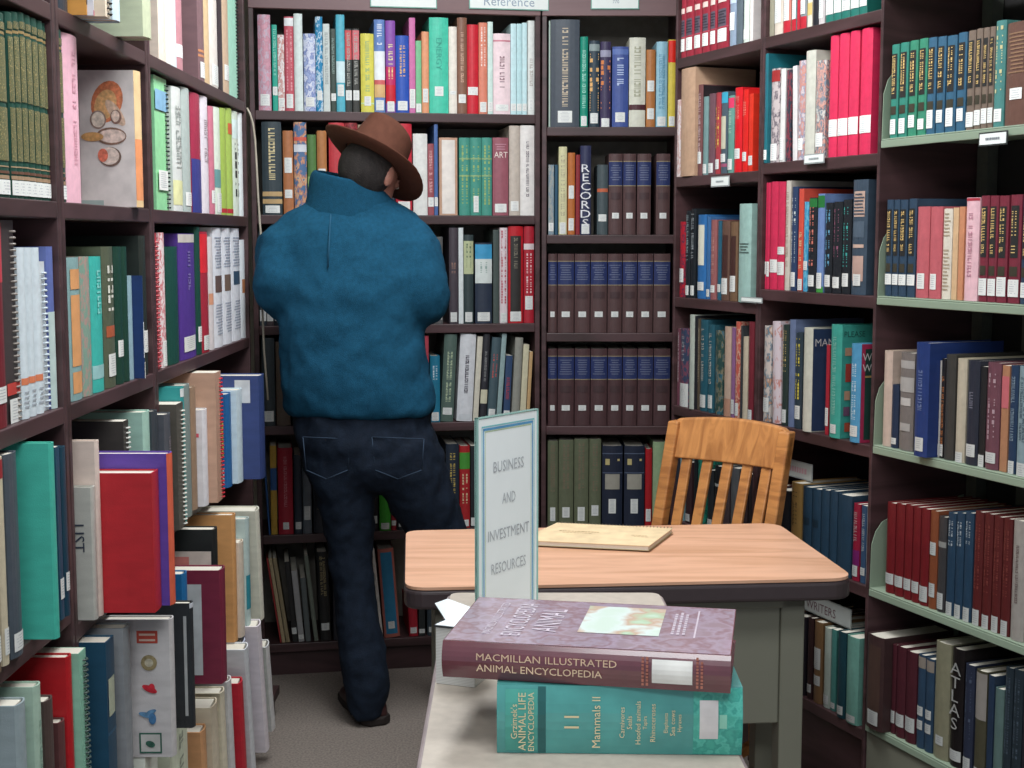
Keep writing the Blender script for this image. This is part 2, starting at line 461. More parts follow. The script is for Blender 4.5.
# ------------------------------------------------------------------ bookcases
def case_mtx(o, u, n):
    return Matrix(((u[0], n[0], 0, o[0]), (u[1], n[1], 0, o[1]), (0, 0, 1, 0), (0, 0, 0, 1)))
def bookcase(label, o, u, n, t0, t1, shelves, top, depth=.28, m=M_WOOD, group=None, kick=.08, th=.028, side=.016, backm=M_DARK, name='bookcase', rail=None):
    r = empty(name, case_mtx(o, u, n) @ Matrix.Translation((t0, 0, 0)))
    tag(r, label, 'bookcase', group)
    W = t1 - t0
    for x in (0, W - side): bevel(MB().box(x, x + side, 0, depth, 0, top).build('side_panel', m, r), .002)
    for z in shelves: bevel(MB().box(side, W - side, .001, depth - .01, z - th, z).build('shelf_board', m, r), .002)
    MB().box(side, W - side, .001, depth - .01, top - .02, top).build('top_board', m, r)
    MB().box(side, W - side, depth - .01, depth, 0, top - .02).build('back_panel', backm, r)
    if kick and shelves and min(shelves) - th > .02: MB().box(side, W - side, .02, .035, 0, min(shelves) - th).build('kick_board', m, r)
    if rail: bevel(MB().box(0, W, -.004, .016, rail[0], rail[1]).build('header_board', rail[2], r), .002)
    return r
LO, LU, LN = (-.75, 0), (0, 1), (-1, 0)
LZ = [.09, .43, .775, 1.118, 1.46, 1.78, 2.11]; LZ2 = [.09, .43, .735, 1.118, 1.46, 1.78, 2.11]
BAR['L'] = [(a + .016, b - .016, LZ) for a, b in ((1.15, 1.74), (1.744, 2.346), (2.35, 2.936), (2.94, 4.01))]; BAR['L'][2] = BAR['L'][2][:2] + (LZ2,)
for a, b, lab in ((1.15, 1.74, 'dark wood bookcase bay of the aisle wall nearest the viewer'), (1.744, 2.346, 'dark wood bookcase bay holding the long set of dark green gilt volumes'),
                  (2.35, 2.936, 'dark wood bookcase bay holding the mushroom cover book'), (2.94, 4.01, 'dark wood bookcase bay at the far end of the aisle wall beside the man')):
    bookcase(lab, LO, LU, LN, a, b, LZ2 if a == 2.35 else LZ, 2.5, group='bookcase bays along the aisle wall')
    lg = [o for o in COL.objects if o.get('label') == lab][0]
    MB().box(.0, b - a, -.065, .0, .066, .0895).build('base_ledge', M_WOOD, lg); MB().box(.0, b - a, -.05, -.038, 0, .066).build('kick_board', M_WOOD, lg)
BA = (-.805, 4.36); BB = (.09, 4.52)
_l = math.hypot(BB[0] - BA[0], BB[1] - BA[1]); BU = ((BB[0] - BA[0]) / _l, (BB[1] - BA[1]) / _l); BN = (-BU[1], BU[0])
BZ = [.107, .461, .81, 1.126, 1.471, 1.79]
HZ = z_at(0, 4.45, 12.5); BAR['B'] = [(.016, _l - .016, BZ)]; BAR['C'] = [(.021, .434, [.12, .458, .79, 1.094, 1.41, 1.752])]
bookcase('wide dark wood bookcase behind the man with a header board of paper signs', BA, BU, BN, 0, _l, BZ, 2.5, kick=.08, rail=(HZ, 2.42, M_WOODL), group='bookcases against the back', backm=mat('grey_back', '8c867c', .7))
RO2 = (.09, 4.52)
CZS = [.12, .458, .79, 1.094, 1.41, 1.752]
bookcase('narrow dark wood bookcase holding the brown reference volumes with blue bands', (.095, 4.52), (1, 0), (0, 1), 0, .445, CZS, 2.5, rail=(HZ, 2.42, M_WOODL), group='bookcases against the back', backm=mat('grey_back', '8c867c', .7))
RO, RU, RN = (.477, 4.04), (.373, -.928), (.928, .373)
_k = math.hypot(*RU); RU = (RU[0] / _k, RU[1] / _k); RN = (RN[0] / _k, RN[1] / _k)
R1 = [.253, .58, .915, 1.23, 1.573, 1.907, 2.24]
R2 = [.253, .595, .925, 1.268, 1.59, 1.907, 2.24]
tP = t_on(RO, RU, 759, 1.4); tQ = t_on(RO, RU, 877.5, 1.4); BAR['R'] = [(-.018, tP - .011, R1)]; BAR['S'] = [(tP + .012, tQ - .011, R2)]; BAR['G'] = [(tQ + .007, tQ + .92, [.275, .597, .93, 1.27, 1.62, 1.95])]
bookcase('dark wood bookcase bay behind the wooden chair', RO, RU, RN, -.03, tP - .001, R1, 2.5, side=.01, group='bookcase bays of the angled wall')
bookcase('dark wood bookcase bay between the wooden chair and the metal shelving', RO, RU, RN, tP + .001, tQ, R2, 2.5, side=.01, group='bookcase bays of the angled wall')
# green metal shelving
GZ = [.275, .597, .93, 1.27, 1.62, 1.95]
g0 = tQ + .004
gr = empty('metal_shelving', case_mtx(RO, RU, RN) @ Matrix.Translation((g0, 0, 0)))
tag(gr, 'grey-green metal library shelving unit beside the dark wood bookcases', 'bookcase')
GW = .92
for z in GZ:
    q = MB().box(0, GW, 0, .26, z - .004, z); q.box(0, GW, -.001, .002, z - .02, z - .004)
    bevel(q.build('shelf_board', M_GREEN, gr), .0015)
for z in GZ[:]:
    for x, nm in ((.001, 'end_bracket'), (GW - .003, 'end_bracket')):
        pts = [(0, 0), (.26, 0), (.26, .2), (.05, .16), (.03, .152), (.012, .13), (.002, .1)]
        vs = [(x, p[0], z + p[1]) for p in pts] + [(x + .002, p[0], z + p[1]) for p in pts]; k = len(pts)
        MB().add(vs, [tuple(range(k - 1, -1, -1)), tuple(range(k, 2 * k))] + [(i, (i + 1) % k, k + (i + 1) % k, k + i) for i in range(k)]).build(nm, M_GREEN, gr, True)
MB().box(0, GW, .02, .26, 0, GZ[0] - .02).build('base_plinth', M_METAL, gr)
MB().box(0, GW, .005, .012, 0, GZ[0] - .02).build('kick_board', M_METAL, gr)
MB().box(0, GW, .30, .305, .1, 2.4).build('back_panel', mat('unlit_gap', '2a2828', .8), gr)  # dark sheet added for the unlit view through the open back
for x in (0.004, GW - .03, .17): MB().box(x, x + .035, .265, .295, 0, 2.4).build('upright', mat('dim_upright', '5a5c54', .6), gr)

# ------------------------------------------------------------------ signs and tags on the shelves
def card(name, label, mtx, w, h, face='e8eeea', edge='70a898', th=.002, group=None, cat='sign', texts=(), tcol='5a6068'):
    r = empty(name, mtx); tag(r, label, cat, group)
    MB().box(-w / 2, w / 2, 0, th, -h / 2, h / 2).build('holder', mat('card_edge', edge, .4), r)
    MB().box(-w / 2 + .003, w / 2 - .003, -.0006, 0, -h / 2 + .003, h / 2 - .003).build('paper', mat('card_paper', face, .6, noise=.02), r)
    q = MB()
    for t, x, z, hh in texts:
        if t == '~':
            xx = x - hh * 4
            while xx < x + hh * 4:
                ww = hh * random.uniform(.3, .7); q.add([(xx, -.0012, z - hh / 2), (xx + ww, -.0012, z - hh / 2), (xx + ww, -.0012, z + hh / 2), (xx, -.0012, z + hh / 2)], [(0, 1, 2, 3)]); xx += ww + hh * .25
        else: add_text(q, t, (x, -.0012, z), (1, 0, 0), (0, 0, 1), height=hh)
    if q.v: q.build('lettering', mat('lettering', tcol, .5), r)
    return r
def plane_pt(o, u, n, px, py, off=-.006):
    """point of the vertical plane through o along u, shifted off into n, seen at (px, py)"""
    r = ray(px, py); oo = (o[0] + n[0] * off, o[1] + n[1] * off)
    t = (oo[0] * n[0] + oo[1] * n[1]) / (r.x * n[0] + r.y * n[1])
    return Vector((0, 0, CZ)) + r * t
def plane_card(name, label, o, u, n, x0, x1, y0, y1, off=-.0085, **k):
    a = plane_pt(o, u, n, x0, y0, off); b = plane_pt(o, u, n, x1, y1, off); c = (a + b) / 2
    w = abs((b - a).x * u[0] + (b - a).y * u[1]); h = abs(z_at(c.x, c.y, y0) - z_at(c.x, c.y, y1)); c.z = z_at(c.x, c.y, (y0 + y1) / 2)
    return card(name, label, frame_mtx((c.x, c.y), u, n, c.z), w, h, **k), w, h
plane_card('shelf_sign', 'blank white paper sign on the header above the blue-green spines', BA, BU, BN, 370, 437, -16, 8, texts=[('~', 0, .02, .008)], tcol='a8b0b4')
plane_card('shelf_sign', 'white paper header sign reading Reference', BA, BU, BN, 469, 549, -18, 10, texts=[('Reference', 0, -.018, .028)], tcol='98a8b8')
plane_card('shelf_sign', 'small white paper header sign numbered 770', (.095, 4.52), (1, 0), (0, 1), 591, 639, -16, 9.5, texts=[('770', .003, -.016, .010), ('~', 0, .012, .006)], tcol='98a4b0')
plane_card('shelf_tag', 'small white shelf tag below the orange and red spines', RO, RU, RN, 711, 729, 176.5, 187, group=None, cat='shelf tag', texts=[('~', 0, 0, .005)], edge='9aa0a0', tcol='90989c')
plane_card('shelf_tag', 'small white shelf tag below the tall crimson volumes', RO, RU, RN, 804, 824, 154, 164, cat='shelf tag', texts=[('~', 0, 0, .005)], edge='9aa0a0', tcol='90989c')
plane_card('shelf_tag', 'white shelf tag on the metal shelf below the gilt medical set', RO, RU, RN, 979, 1007, 132, 146, cat='shelf tag', texts=[('~', 0, 0, .005)], edge='303434', tcol='707880')
plane_card('shelf_tag', 'thin white shelf tag under the pale green book', RO, RU, RN, 741, 762, 297.5, 303, cat='shelf tag', edge='9aa0a0')
plane_card('shelf_card', 'white card with faded red print above the navy volumes', RO, RU, RN, 774, 812, 460, 477, off=.05, cat='card', edge='a0a4a4', texts=[('~', .01, 0, .014)], tcol='b89098', face='b8bcb8')
plane_card('shelf_card', 'pale card reading WRITERS under the shelf beside the desk', RO, RU, RN, 793, 851, 598, 617, off=.03, cat='card', edge='8c908c', texts=[('WRITERS', -.0, -.003, .022)], tcol='5c3c44', face='a4a8a4')
for i, (x, y, s, zz) in enumerate(((84, 205.5, 1, 0),)):
    pass

# ------------------------------------------------------------------ books: back bookcase, behind the man
G0 = .95
row_books('B1', 'top shelf of the back bookcase', BA, BU, BN, BZ[5], '''
258 271 15 d8a0b0 m:c890a0,c8b8c8 w
272 277.5 25 20a890 w:.18,.28 t:a0e0d0,.4,.95
277.5 284.5 35 dcc8c4 m:f0f0f0,c88078 w
284.5 294 17 c85866 b:eef0f0,.9,.985 t:e8a0a8,.2,.86,.6 w:.03,.18
294 303 14 e0ece8
303.5 315.5 34 a8b8e0 m:e8ecf8,7888c0 w:.06,.18
312 323 17 2088b8 m:2088b8,d8e8f0 w:.12,.22
323 330 24 d0d8d4 t:a0a8a8,.3,.9
330.5 336 29 34443c t:90a8a0,.45,.9 w:.13,.22
336 345 15 5cb8cc b:d8f0f4,.3,.52 w:.16,.28
345 352 29 303634 b:d04a50,.63,.98 t:b0b0a8,.3,.95 w:.14,.26
352.5 359.5 29 34342f b:d87078,.63,.98 t:b0b0a8,.3,.95 w:.14,.26
360.5 374 34 e0d860 b:d0e8b0,.1,.12 h t:a8c080,.25,.9,.3 w:.08,.2,.5
374 385 20 6c8cc8 b:f0f4f8,.35,.66 b:d86868,.3,.35 b:e0b880,.16,.3 t:e8ecf8,.7,.95 w:.02,.13
385.5 395.5 21 9058b0 b:c83068,.3,.5 b:d02838,.1,.3 t:f0e8a0,.35,.75 w:.01,.12
395.5 409 36 3058b8 h t:e0b070,.42,.88,.4 w:.03,.15
409 415.5 18 d070a8 w:.05,.25
415.5 421.5 41 78c090 w:.01,.13
421.5 429 32 e8a078 w:.13,.3
429 448.5 18 4ccaac h T:ENERGY,38a894,.62,down,.28 w:.18,.28,.45
448.5 457 27 efe8dc w:.22,.26
457 467 18 886250 t:d8b098,.3,.85,.3 w:.11,.2
467 478.5 25 d02838 h w:.21,.3,.9
478.5 487.5 23 e08870 t:f8e8e0,.5,.95,.5 w:.02,.13
487.5 493 22 d0e8e0 w:.03,.13
493 510.5 34 f4dce0 b:d88898,.9,.92 t:987880,.25,.75,.28 w:.04,.12
510.5 516.5 24 c8e8ec w:.04,.12
516.5 522 24 bce0e4 w:.04,.12
522 527 23 c8e8ec w:.04,.12
527.5 535.5 21 e0e4e0 t:b0a8a0,.3,.6 w
''', G0)
row_books('B2', 'second shelf of the back bookcase', BA, BU, BN, BZ[4], '''
262 282 119 3a464c h t:e0d0a0,.36,.93,.32 b:c8a878,.2,.25 b:c8a878,.12,.17 w:.02,.1
283 293.5 131 b87850 w:.5,.68 w:.2,.3
294 307 121 5878a0 b:e06858,.8,.84 b:e0e4ec,.68,.76 m:5878a0,d09070,e0b890
307.5 316.5 135 588048 b:90b878,.3,.48
317 327 131 b87c4c w:.4,.55
329 345 119 c84048
345 358 121 8c3034 m:602428,b04048
358 372 125 b0a088
372 384 122 5c6468
384 395 124 3c4450
395.5 412 120 c83040 q:303438,.3,.5 w:.05,.15
413 427.5 134 e8e8e4 h
427.5 434 144 9a5058 t:e8b0b0,.3,.9 w:.12,.25
434 438 124 4868a0 w:.1,.2
439 457.5 138 c8a088 h q:ece4dc,.02,.97 f:page_edges_facing_out
459 470 138 4a9888 v t:a0b870,.1,.9,.55,1 b:90b080,.72,.74 b:90b080,.5,.52
470 481.5 138 4a9888 v t:a0b870,.1,.9,.55,1 b:90b080,.72,.74 b:90b080,.5,.52 w:.04,.25,.45
481.5 492 138 4a9888 v t:a0b870,.1,.9,.55,1 b:90b080,.72,.74 b:90b080,.5,.52
492.5 508.5 138 9c5c68 h T:ART,f0e0d8,.78,across,.85 l:c890a0,.84,.92 w:.04,.15
509 520 126 c8bcb0 w:.05,.16
520 540 124 e8e4e0 h t:787078,.2,.82,.2
''', G0, group='books on the second shelf')
row_books('B3', 'third shelf of the back bookcase', BA, BU, BN, BZ[3], '''
259 266 232 384048 w
266 273 236 504448 w
273 281 230 2c343c w
281 294 238 703038
296 312 232 38404c
314 330 236 685c50
332 350 232 304858
352 372 238 502c30
374 392 233 404c48
394 412 236 30343c
414 424 240 5c5850
425 433 238 303c44 w
434 443 237 686868 w
449 458 228 504850 t:b08878,.5,.7 w:.02,.12
458.5 463.5 228 e8f0f0
463.5 473.5 235 3c4a4c b:c8d0a4,.56,.93 t:607860,.6,.9 w:.02,.13
475 492 243 303a4c h b:48a8d8,.8,.98 b:e4ece8,.5,.8 t:a0b8b0,.54,.76,.4 w:.03,.14
493 499 230 4c5854
499.5 507.5 228 ecdce0 t:c04858,.2,.97,.6 w:.01,.11
508 523 224 c8202c h q:33302e,.12,.9 t:888070,.55,.88,.25 w:.02,.12
523.5 534 222 b82838 b:eedede,.76,.82 t:f0d0d0,.28,.72,.5 w:.14,.28
''', .8)
row_books('B4', 'fourth shelf of the back bookcase', BA, BU, BN, BZ[2], '''
262 275 338 3c4448 w
276 290 342 6a5c50
292 308 336 30404c
310 328 340 58303c
330 348 338 445048
350 368 342 2c3038
370 388 338 706050
390 408 342 384858
410 421 338 603038
422 429 336 c04858
430 440 356 2880a0 t:d8e8f0,.6,.85 w:.02,.15
440 453 334 5c7068 lean:3 t:b8c8a8,.2,.8,.4 w:.08,.16
456 472 331 e2e4e8 h lean:3 t:484050,.3,.76,.22 q:d8dce0,.02,.08
472.5 478 337 dcd6c4 lean:3.5
478.5 486 331 34343a lean:3 t:a0a0a0,.45,.8,.3 b:d8d4b8,.2,.36
486.5 495.5 338 4c6068 lean:4 t:c85850,.5,.8,.5 w:.05,.14
496 501 334 98b0b0 lean:4
501.5 509.5 356 344c70 lean:3 t:b84858,.3,.66,.5 w:.02,.15
511 519 338 98988f lean:3
519.5 525.5 345 d6cfb0 lean:3
526 529.5 352 cca878 lean:3
530 536 332 e0e0c4
''', .85)
row_books('B5', 'fifth shelf of the back bookcase', BA, BU, BN, BZ[1], '''
264 270 452 2c5c98 lean:-3
270.5 277 446 c8a040 b:2c5c98,.5,.75
278 293 448 b02c3c h t:d08088,.3,.9,.2 w:.06,.14,.4
294 302 455 343c48 w:.06,.15
302.5 311.5 465 687078 w:.2,.4
313 330 458 2c3038 t:90886c,.3,.9
332 350 462 38424c
352 368 458 4c3430
370 378 455 302c30 w:.1,.2
379 390.5 452 48b038 w:.02,.1
391 396 470 a82c38 w:.08,.16
397 408 460 34383c w:.05,.14
410 425 455 2c3844
427 444 460 40484c
446 459 444 2c3644 t:c8b060,.4,.9,.4 w
459.5 470 446 b42c30 b:50a040,.72,.92 t:e8c8a0,.25,.66,.5 w:.02,.1
470.5 477 446 282c30 w:.02,.12
479 495 450 505c60
497 513 446 6c3038
515 533 448 3c4438
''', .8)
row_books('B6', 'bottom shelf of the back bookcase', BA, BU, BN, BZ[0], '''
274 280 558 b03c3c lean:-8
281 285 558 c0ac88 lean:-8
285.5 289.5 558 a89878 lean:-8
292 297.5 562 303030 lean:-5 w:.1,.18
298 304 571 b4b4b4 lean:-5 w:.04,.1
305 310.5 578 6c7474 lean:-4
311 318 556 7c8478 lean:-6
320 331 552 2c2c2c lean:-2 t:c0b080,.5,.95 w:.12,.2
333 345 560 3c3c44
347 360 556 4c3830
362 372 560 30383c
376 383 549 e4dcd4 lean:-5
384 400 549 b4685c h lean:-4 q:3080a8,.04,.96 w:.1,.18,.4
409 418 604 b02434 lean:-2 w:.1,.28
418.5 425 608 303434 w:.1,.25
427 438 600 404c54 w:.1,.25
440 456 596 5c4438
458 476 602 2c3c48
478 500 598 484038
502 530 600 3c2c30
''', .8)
C1 = (.095, 4.52); U1 = (1, 0); N1 = (0, 1)
row_books('C1', 'top shelf of the narrow back bookcase', C1, U1, N1, CZS[5], '''
542.5 548 21 a8bcb0
548.5 579.5 20 48505a h t:c8b8a0,.18,.93,.2,1 w:.04,.15,.5
580 588 37 189078 t:a8e0d0,.2,.85 w:.01,.12
589 599.5 41 30404c t:f0bc78,.16,.85,.85 b:90a0a0,.88,.96 w:.04,.16
600 611 42 403858 t:e08850,.15,.78,.85 b:a0a0b8,.82,.9 w:.0,.1
612 628.5 47 44589a h t:b8c8e8,.5,.86,.4 b:6078b8,.9,.97 w:.06,.18,.6
629 645.5 38 dcdccc h b:502830,.19,.25 t:b0b098,.3,.9,.4
646 655.5 50 b87844 w:.46,.6 w:.1,.24
656 667.5 42 9ccadc t:5c98b8,.2,.85 w:.01,.12
668 676 40 e0ca50 b:e82818,.74,.99 w:.01,.12
''', G0)
BRN = 'v b:2c3868,.6,.9 b:a09070,.9,.91 b:a09070,.6,.61 l:6c7494,.66,.86 q:4a3638,.44,.52 w:.2,.27,.5'
row_books('C2', 'second shelf of the narrow back bookcase', C1, U1, N1, CZS[4], '''
541.5 554 165 94a4a8 m:7890a0,a8a8a0 w
554.5 558 165 245068
558.5 567 147 dcd8ac t:b8b090,.2,.9 w:.01,.14
567.5 575 153 c07038 w:.44,.6 w:.05,.2
575.5 580 155 8c2028
580 591 146 343858 T:RECORDS,f0f0f4,.44,stack,.029 w:.01,.12
597 608 165 4c585c b:c86848,.61,.66 w:.19,.29
608.5 622.5 154 5a4242 B
623 636 154 5a4242 B
637 651 154 5a4242 B
656 670 154 5a4242 B
'''.replace(' B\n', ' ' + BRN + '\n'), .9)
row_books('C3', 'third shelf of the narrow back bookcase', C1, U1, N1, CZS[3], '\n'.join('%s 254 5a4242 %s' % (p, BRN) for p in
    ('541.5 557', '557.5 574', '574.5 590', '590.5 607', '607.5 622', '622.5 637', '637.5 653', '653.5 670')), .85)
row_books('C4', 'fourth shelf of the narrow back bookcase', C1, U1, N1, CZS[2], '\n'.join('%s 349 543a3c %s' % (p, BRN) for p in
    ('541.5 557', '557.5 574', '574.5 590', '590.5 607', '607.5 622', '622.5 637', '637.5 653', '653.5 670')), .8)
ATL = 'v h t:c8b880,.72,.84,.7,1 b:606c84,.9,.91 b:606c84,.66,.67 q:a8a498,.46,.65 w:.16,.34,.36'
row_books('C5', 'fifth shelf of the narrow back bookcase', C1, U1, N1, CZS[1], '''
542.5 558 441 6a7058 v t:80705c,.4,.95,.4,1 w:.06,.22,.5
558.5 573.5 440 6a7058 v t:80705c,.4,.95,.4,1 w:.1,.22,.5
574 588.5 439 6a7058 v t:80705c,.4,.95,.4,1 w:.06,.22,.5
589 601 439 6a7058 v t:80705c,.4,.95,.4,1 w:.12,.24,.6
602 622.5 446 20283c A
624 644.5 446 20283c A
645 652 449 b42028 w:.06,.22
652.5 665 442 9cb48c h w:.2,.34,.4
'''.replace(' A\n', ' ' + ATL + '\n'), .8)
row_books('C6', 'bottom shelf of the narrow back bookcase', C1, U1, N1, CZS[0], '''
542 556 552 503c3c
557 572 556 34444c
573 590 550 5c5c50
591 606 554 403040
607 624 556 6c4440
''', .8)

# ------------------------------------------------------------------ books: angled dark wood bookcases
row_books('R1', 'top shelf behind the chair', RO, RU, RN, R1[5], '''
680 686.5 -999 942838 M
686.5 694.5 -999 942838 M
695 702.5 -999 942838 M
703 710.5 -999 942838 M
711 717.5 -999 942838 M
718 729.5 -999 942838 M
730.5 737 -999 8898ac b:b8c8e0,.38,.6 w:.14,.3
737.5 743.5 -999 58646c
744.5 750 -999 d0dcd0 w:.03,.12
750.5 754 -999 e0d8d4
'''.replace(' M\n', ' v q:5c5460,.2,.36 l:302c38,.23,.34 b:b84858,.19,.2 q:e0c8c0,.42,.47 w:.06,.18,.8\n'), 1.0, group='maroon set and others above the chair')
row_books('S1', 'top shelf beside the metal shelving', RO, RU, RN, R2[5], '''
769.5 775 -999 a09c88
775.5 784 -999 e0d4c4 w:.1,.4
784.5 792 -999 dc8878 w:.1,.4 b:c82838,.0,.1
793 797.5 -999 80b0b0 w:.1,.4 b:c82838,.0,.1
798 801 -999 c83040
801.5 808 -999 90989c w:.12,.4 b:c82838,.0,.1
808.5 813.5 -999 e8e4d4 b:e0c880,.1,.2
814 819.5 -999 22242c
820 826 -999 d8d0d0 w:.05,.3
827 835 -999 20786c v w:.06,.45,.95
835 843 -999 20786c v w:.06,.45,.95
843 852 -999 20786c v w:.06,.45,.95
852 861 -999 20786c v w:.06,.45,.95
861 869 -999 20786c v w:.06,.45,.95
''', .82)
row_books('R2', 'second shelf behind the chair', RO, RU, RN, R1[4], '''
674 680.5 100 ece4e4 o:.002 m:ece4e4,d8a8a0
681 695 68 cca88c h o:.002
696 703 85 7c5050 h t:d8c0c0,.2,.9 w:.13,.26 c:f,.0,1,.0,.99,30282c
703.5 708.5 97 7c9c9c w:.02,.14
709 715.5 94 74525c w:.02,.14
716 721 93 b04048 t:e8c860,.3,.82,.6 w:.06,.18
721.5 728 92 50606c b:40b0d0,.86,.99 q:d0ccb4,.3,.7 w:.14,.24 b:a85878,.08,.12
728.5 734.5 96 6ca094 b:e8406c,.84,.97 t:b0d0c0,.5,.8 w:.04,.18
735 742.5 88 e01c28 h t:f08078,.6,.9 w:.16,.28
743 748.5 90 e42420 t:f09080,.66,.86 w:.13,.24
749 753.5 94 e83824 w:.08,.2
''', .82)
row_books('S2', 'second shelf beside the metal shelving', RO, RU, RN, R2[4], '''
760 768 54 206c78 h o:.002 t:507890,.2,.85,.3 w:.03,.12,.9 
771 780 69 c0b4b4 b:a03030,.86,.98 m:c0b4b4,58505c w:.02,.2
780.5 785.5 69 dcdcd8 w:.02,.26
786.5 791.5 70 303844 m:303844,903844
793 798.5 66 e0dcdc lean:-2
798.5 805.5 61 b4a4ac m:c88878,8890a8,d8c8c8 w:.1,.22
805.5 815.5 51 c8c8bc h
816 826 61 788894 m:d8a090,506878,d8d0c8 w:.12,.26
829.5 838 35 d83058 P
838.5 848.5 32 d83058 P
849 859 29 d83058 P
860.5 872 26 d83058 P
'''.replace(' P\n', ' v w:.17,.31,1 h\n'), 1.0, group='tall crimson volumes and others')
row_books('R3', 'third shelf behind the chair', RO, RU, RN, R1[3], '''
680 685.5 222 b82434 m:b82434,503048 w:.2,.38
686 690.5 211 20262c t:90a0a4,.4,.95 w:.03,.14
691 696 209 20262c t:b0b8bc,.4,.95 w:.03,.14
698 706.5 215 3474b4 q:ecead8,.4,.88 w:.1,.2
707 710.5 217 4478b0 w:.03,.12
711 717 220 a06464 t:c89890,.3,.85 w:.09,.18
718 721.5 221 306880 w:.1,.2
722 730 221 6c5044 v w:.08,.28 q:4c302c,.3,.82
730.5 738 222 7c6048 v w:.12,.32 q:4c302c,.3,.82
739 751.5 204 a8ccc4 h o:.002 l:506460,.5,.6
''', .78)
row_books('S3', 'third shelf beside the metal shelving', RO, RU, RN, R2[3], '''
754.5 762 183 d83058 v w:.14,.26,1
762 770 183 d83058 v w:.12,.26,1
770.5 778 182 d83058 v w:.16,.28,1
778 785 182 d83058 v w:.14,.26,1 w:.33,.4,1
785.5 790.5 181 d4ccc0 t:b09888,.2,.9
791.5 797.5 187 304468 t:d8e0e0,.25,.92,.6 w:.04,.18
798.5 803.5 189 e05848 t:f0d0a0,.2,.6 w:.01,.12
804 808.5 202 3c98c8 m:3c98c8,78c8e0 w:.24,.34
809 817 198 22262c t:d88070,.25,.9,.5 b:2c8040,.9,.99 w:.06,.18
817.5 824.5 194 7490c4 b:2c8040,.86,.98 b:48a048,.0,.06 w:.04,.2
825.5 833 203 22262c t:68a8c8,.25,.92,.5 w:.07,.2
833.5 842.5 202 22262c t:986078,.3,.92,.5 w:.06,.18
843 851.5 200 22262c t:48b0a8,.25,.92,.5 w:.08,.22
852.5 867.5 180 445464 h q:d8b8a8,.68,.9 l:505c6c,.7,.88 q:586878,.5,.64 q:d8b8a8,.41,.44 q:c8a89c,.12,.34 w:.08,.18,.5
''', .78)
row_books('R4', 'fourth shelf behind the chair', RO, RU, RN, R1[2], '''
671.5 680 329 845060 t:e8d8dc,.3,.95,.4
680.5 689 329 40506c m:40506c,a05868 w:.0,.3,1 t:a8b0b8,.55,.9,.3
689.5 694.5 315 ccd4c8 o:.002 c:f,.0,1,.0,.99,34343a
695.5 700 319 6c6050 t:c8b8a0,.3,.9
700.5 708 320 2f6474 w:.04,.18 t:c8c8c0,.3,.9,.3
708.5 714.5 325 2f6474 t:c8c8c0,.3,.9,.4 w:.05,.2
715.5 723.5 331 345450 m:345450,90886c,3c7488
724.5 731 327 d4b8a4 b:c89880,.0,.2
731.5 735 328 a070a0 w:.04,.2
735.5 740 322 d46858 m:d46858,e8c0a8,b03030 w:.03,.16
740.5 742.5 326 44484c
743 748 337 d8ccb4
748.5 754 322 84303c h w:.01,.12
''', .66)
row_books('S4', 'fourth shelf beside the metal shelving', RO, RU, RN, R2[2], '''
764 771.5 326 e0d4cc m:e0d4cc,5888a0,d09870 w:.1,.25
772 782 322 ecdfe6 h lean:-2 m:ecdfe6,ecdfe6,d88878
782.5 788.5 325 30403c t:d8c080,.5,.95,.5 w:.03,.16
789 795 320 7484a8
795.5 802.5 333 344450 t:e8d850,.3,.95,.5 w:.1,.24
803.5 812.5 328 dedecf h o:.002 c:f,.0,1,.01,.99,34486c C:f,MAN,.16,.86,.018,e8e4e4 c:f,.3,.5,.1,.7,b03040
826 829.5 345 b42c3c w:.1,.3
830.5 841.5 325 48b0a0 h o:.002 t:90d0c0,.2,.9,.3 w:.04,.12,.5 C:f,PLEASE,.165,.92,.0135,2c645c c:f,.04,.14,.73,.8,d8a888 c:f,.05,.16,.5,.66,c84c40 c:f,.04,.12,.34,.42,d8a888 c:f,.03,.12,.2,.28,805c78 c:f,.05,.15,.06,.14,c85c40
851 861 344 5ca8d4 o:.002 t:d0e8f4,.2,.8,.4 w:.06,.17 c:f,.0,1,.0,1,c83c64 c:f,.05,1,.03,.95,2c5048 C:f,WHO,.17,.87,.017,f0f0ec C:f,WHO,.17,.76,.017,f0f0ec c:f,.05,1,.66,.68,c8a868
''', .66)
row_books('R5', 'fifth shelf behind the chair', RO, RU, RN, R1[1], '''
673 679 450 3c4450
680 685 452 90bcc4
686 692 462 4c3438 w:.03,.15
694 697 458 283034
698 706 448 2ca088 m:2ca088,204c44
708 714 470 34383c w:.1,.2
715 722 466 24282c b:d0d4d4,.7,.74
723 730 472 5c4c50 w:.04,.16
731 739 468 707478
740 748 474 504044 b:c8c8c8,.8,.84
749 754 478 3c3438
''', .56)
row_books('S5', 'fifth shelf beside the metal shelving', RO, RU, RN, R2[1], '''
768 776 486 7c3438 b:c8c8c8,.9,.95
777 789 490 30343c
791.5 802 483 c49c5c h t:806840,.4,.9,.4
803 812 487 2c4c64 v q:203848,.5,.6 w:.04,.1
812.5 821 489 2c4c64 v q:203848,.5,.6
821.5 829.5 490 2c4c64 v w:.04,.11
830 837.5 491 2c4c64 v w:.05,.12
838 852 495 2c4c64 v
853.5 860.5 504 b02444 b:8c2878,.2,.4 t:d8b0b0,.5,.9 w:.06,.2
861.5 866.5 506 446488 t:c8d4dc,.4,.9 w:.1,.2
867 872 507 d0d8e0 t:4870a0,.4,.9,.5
''', .56)
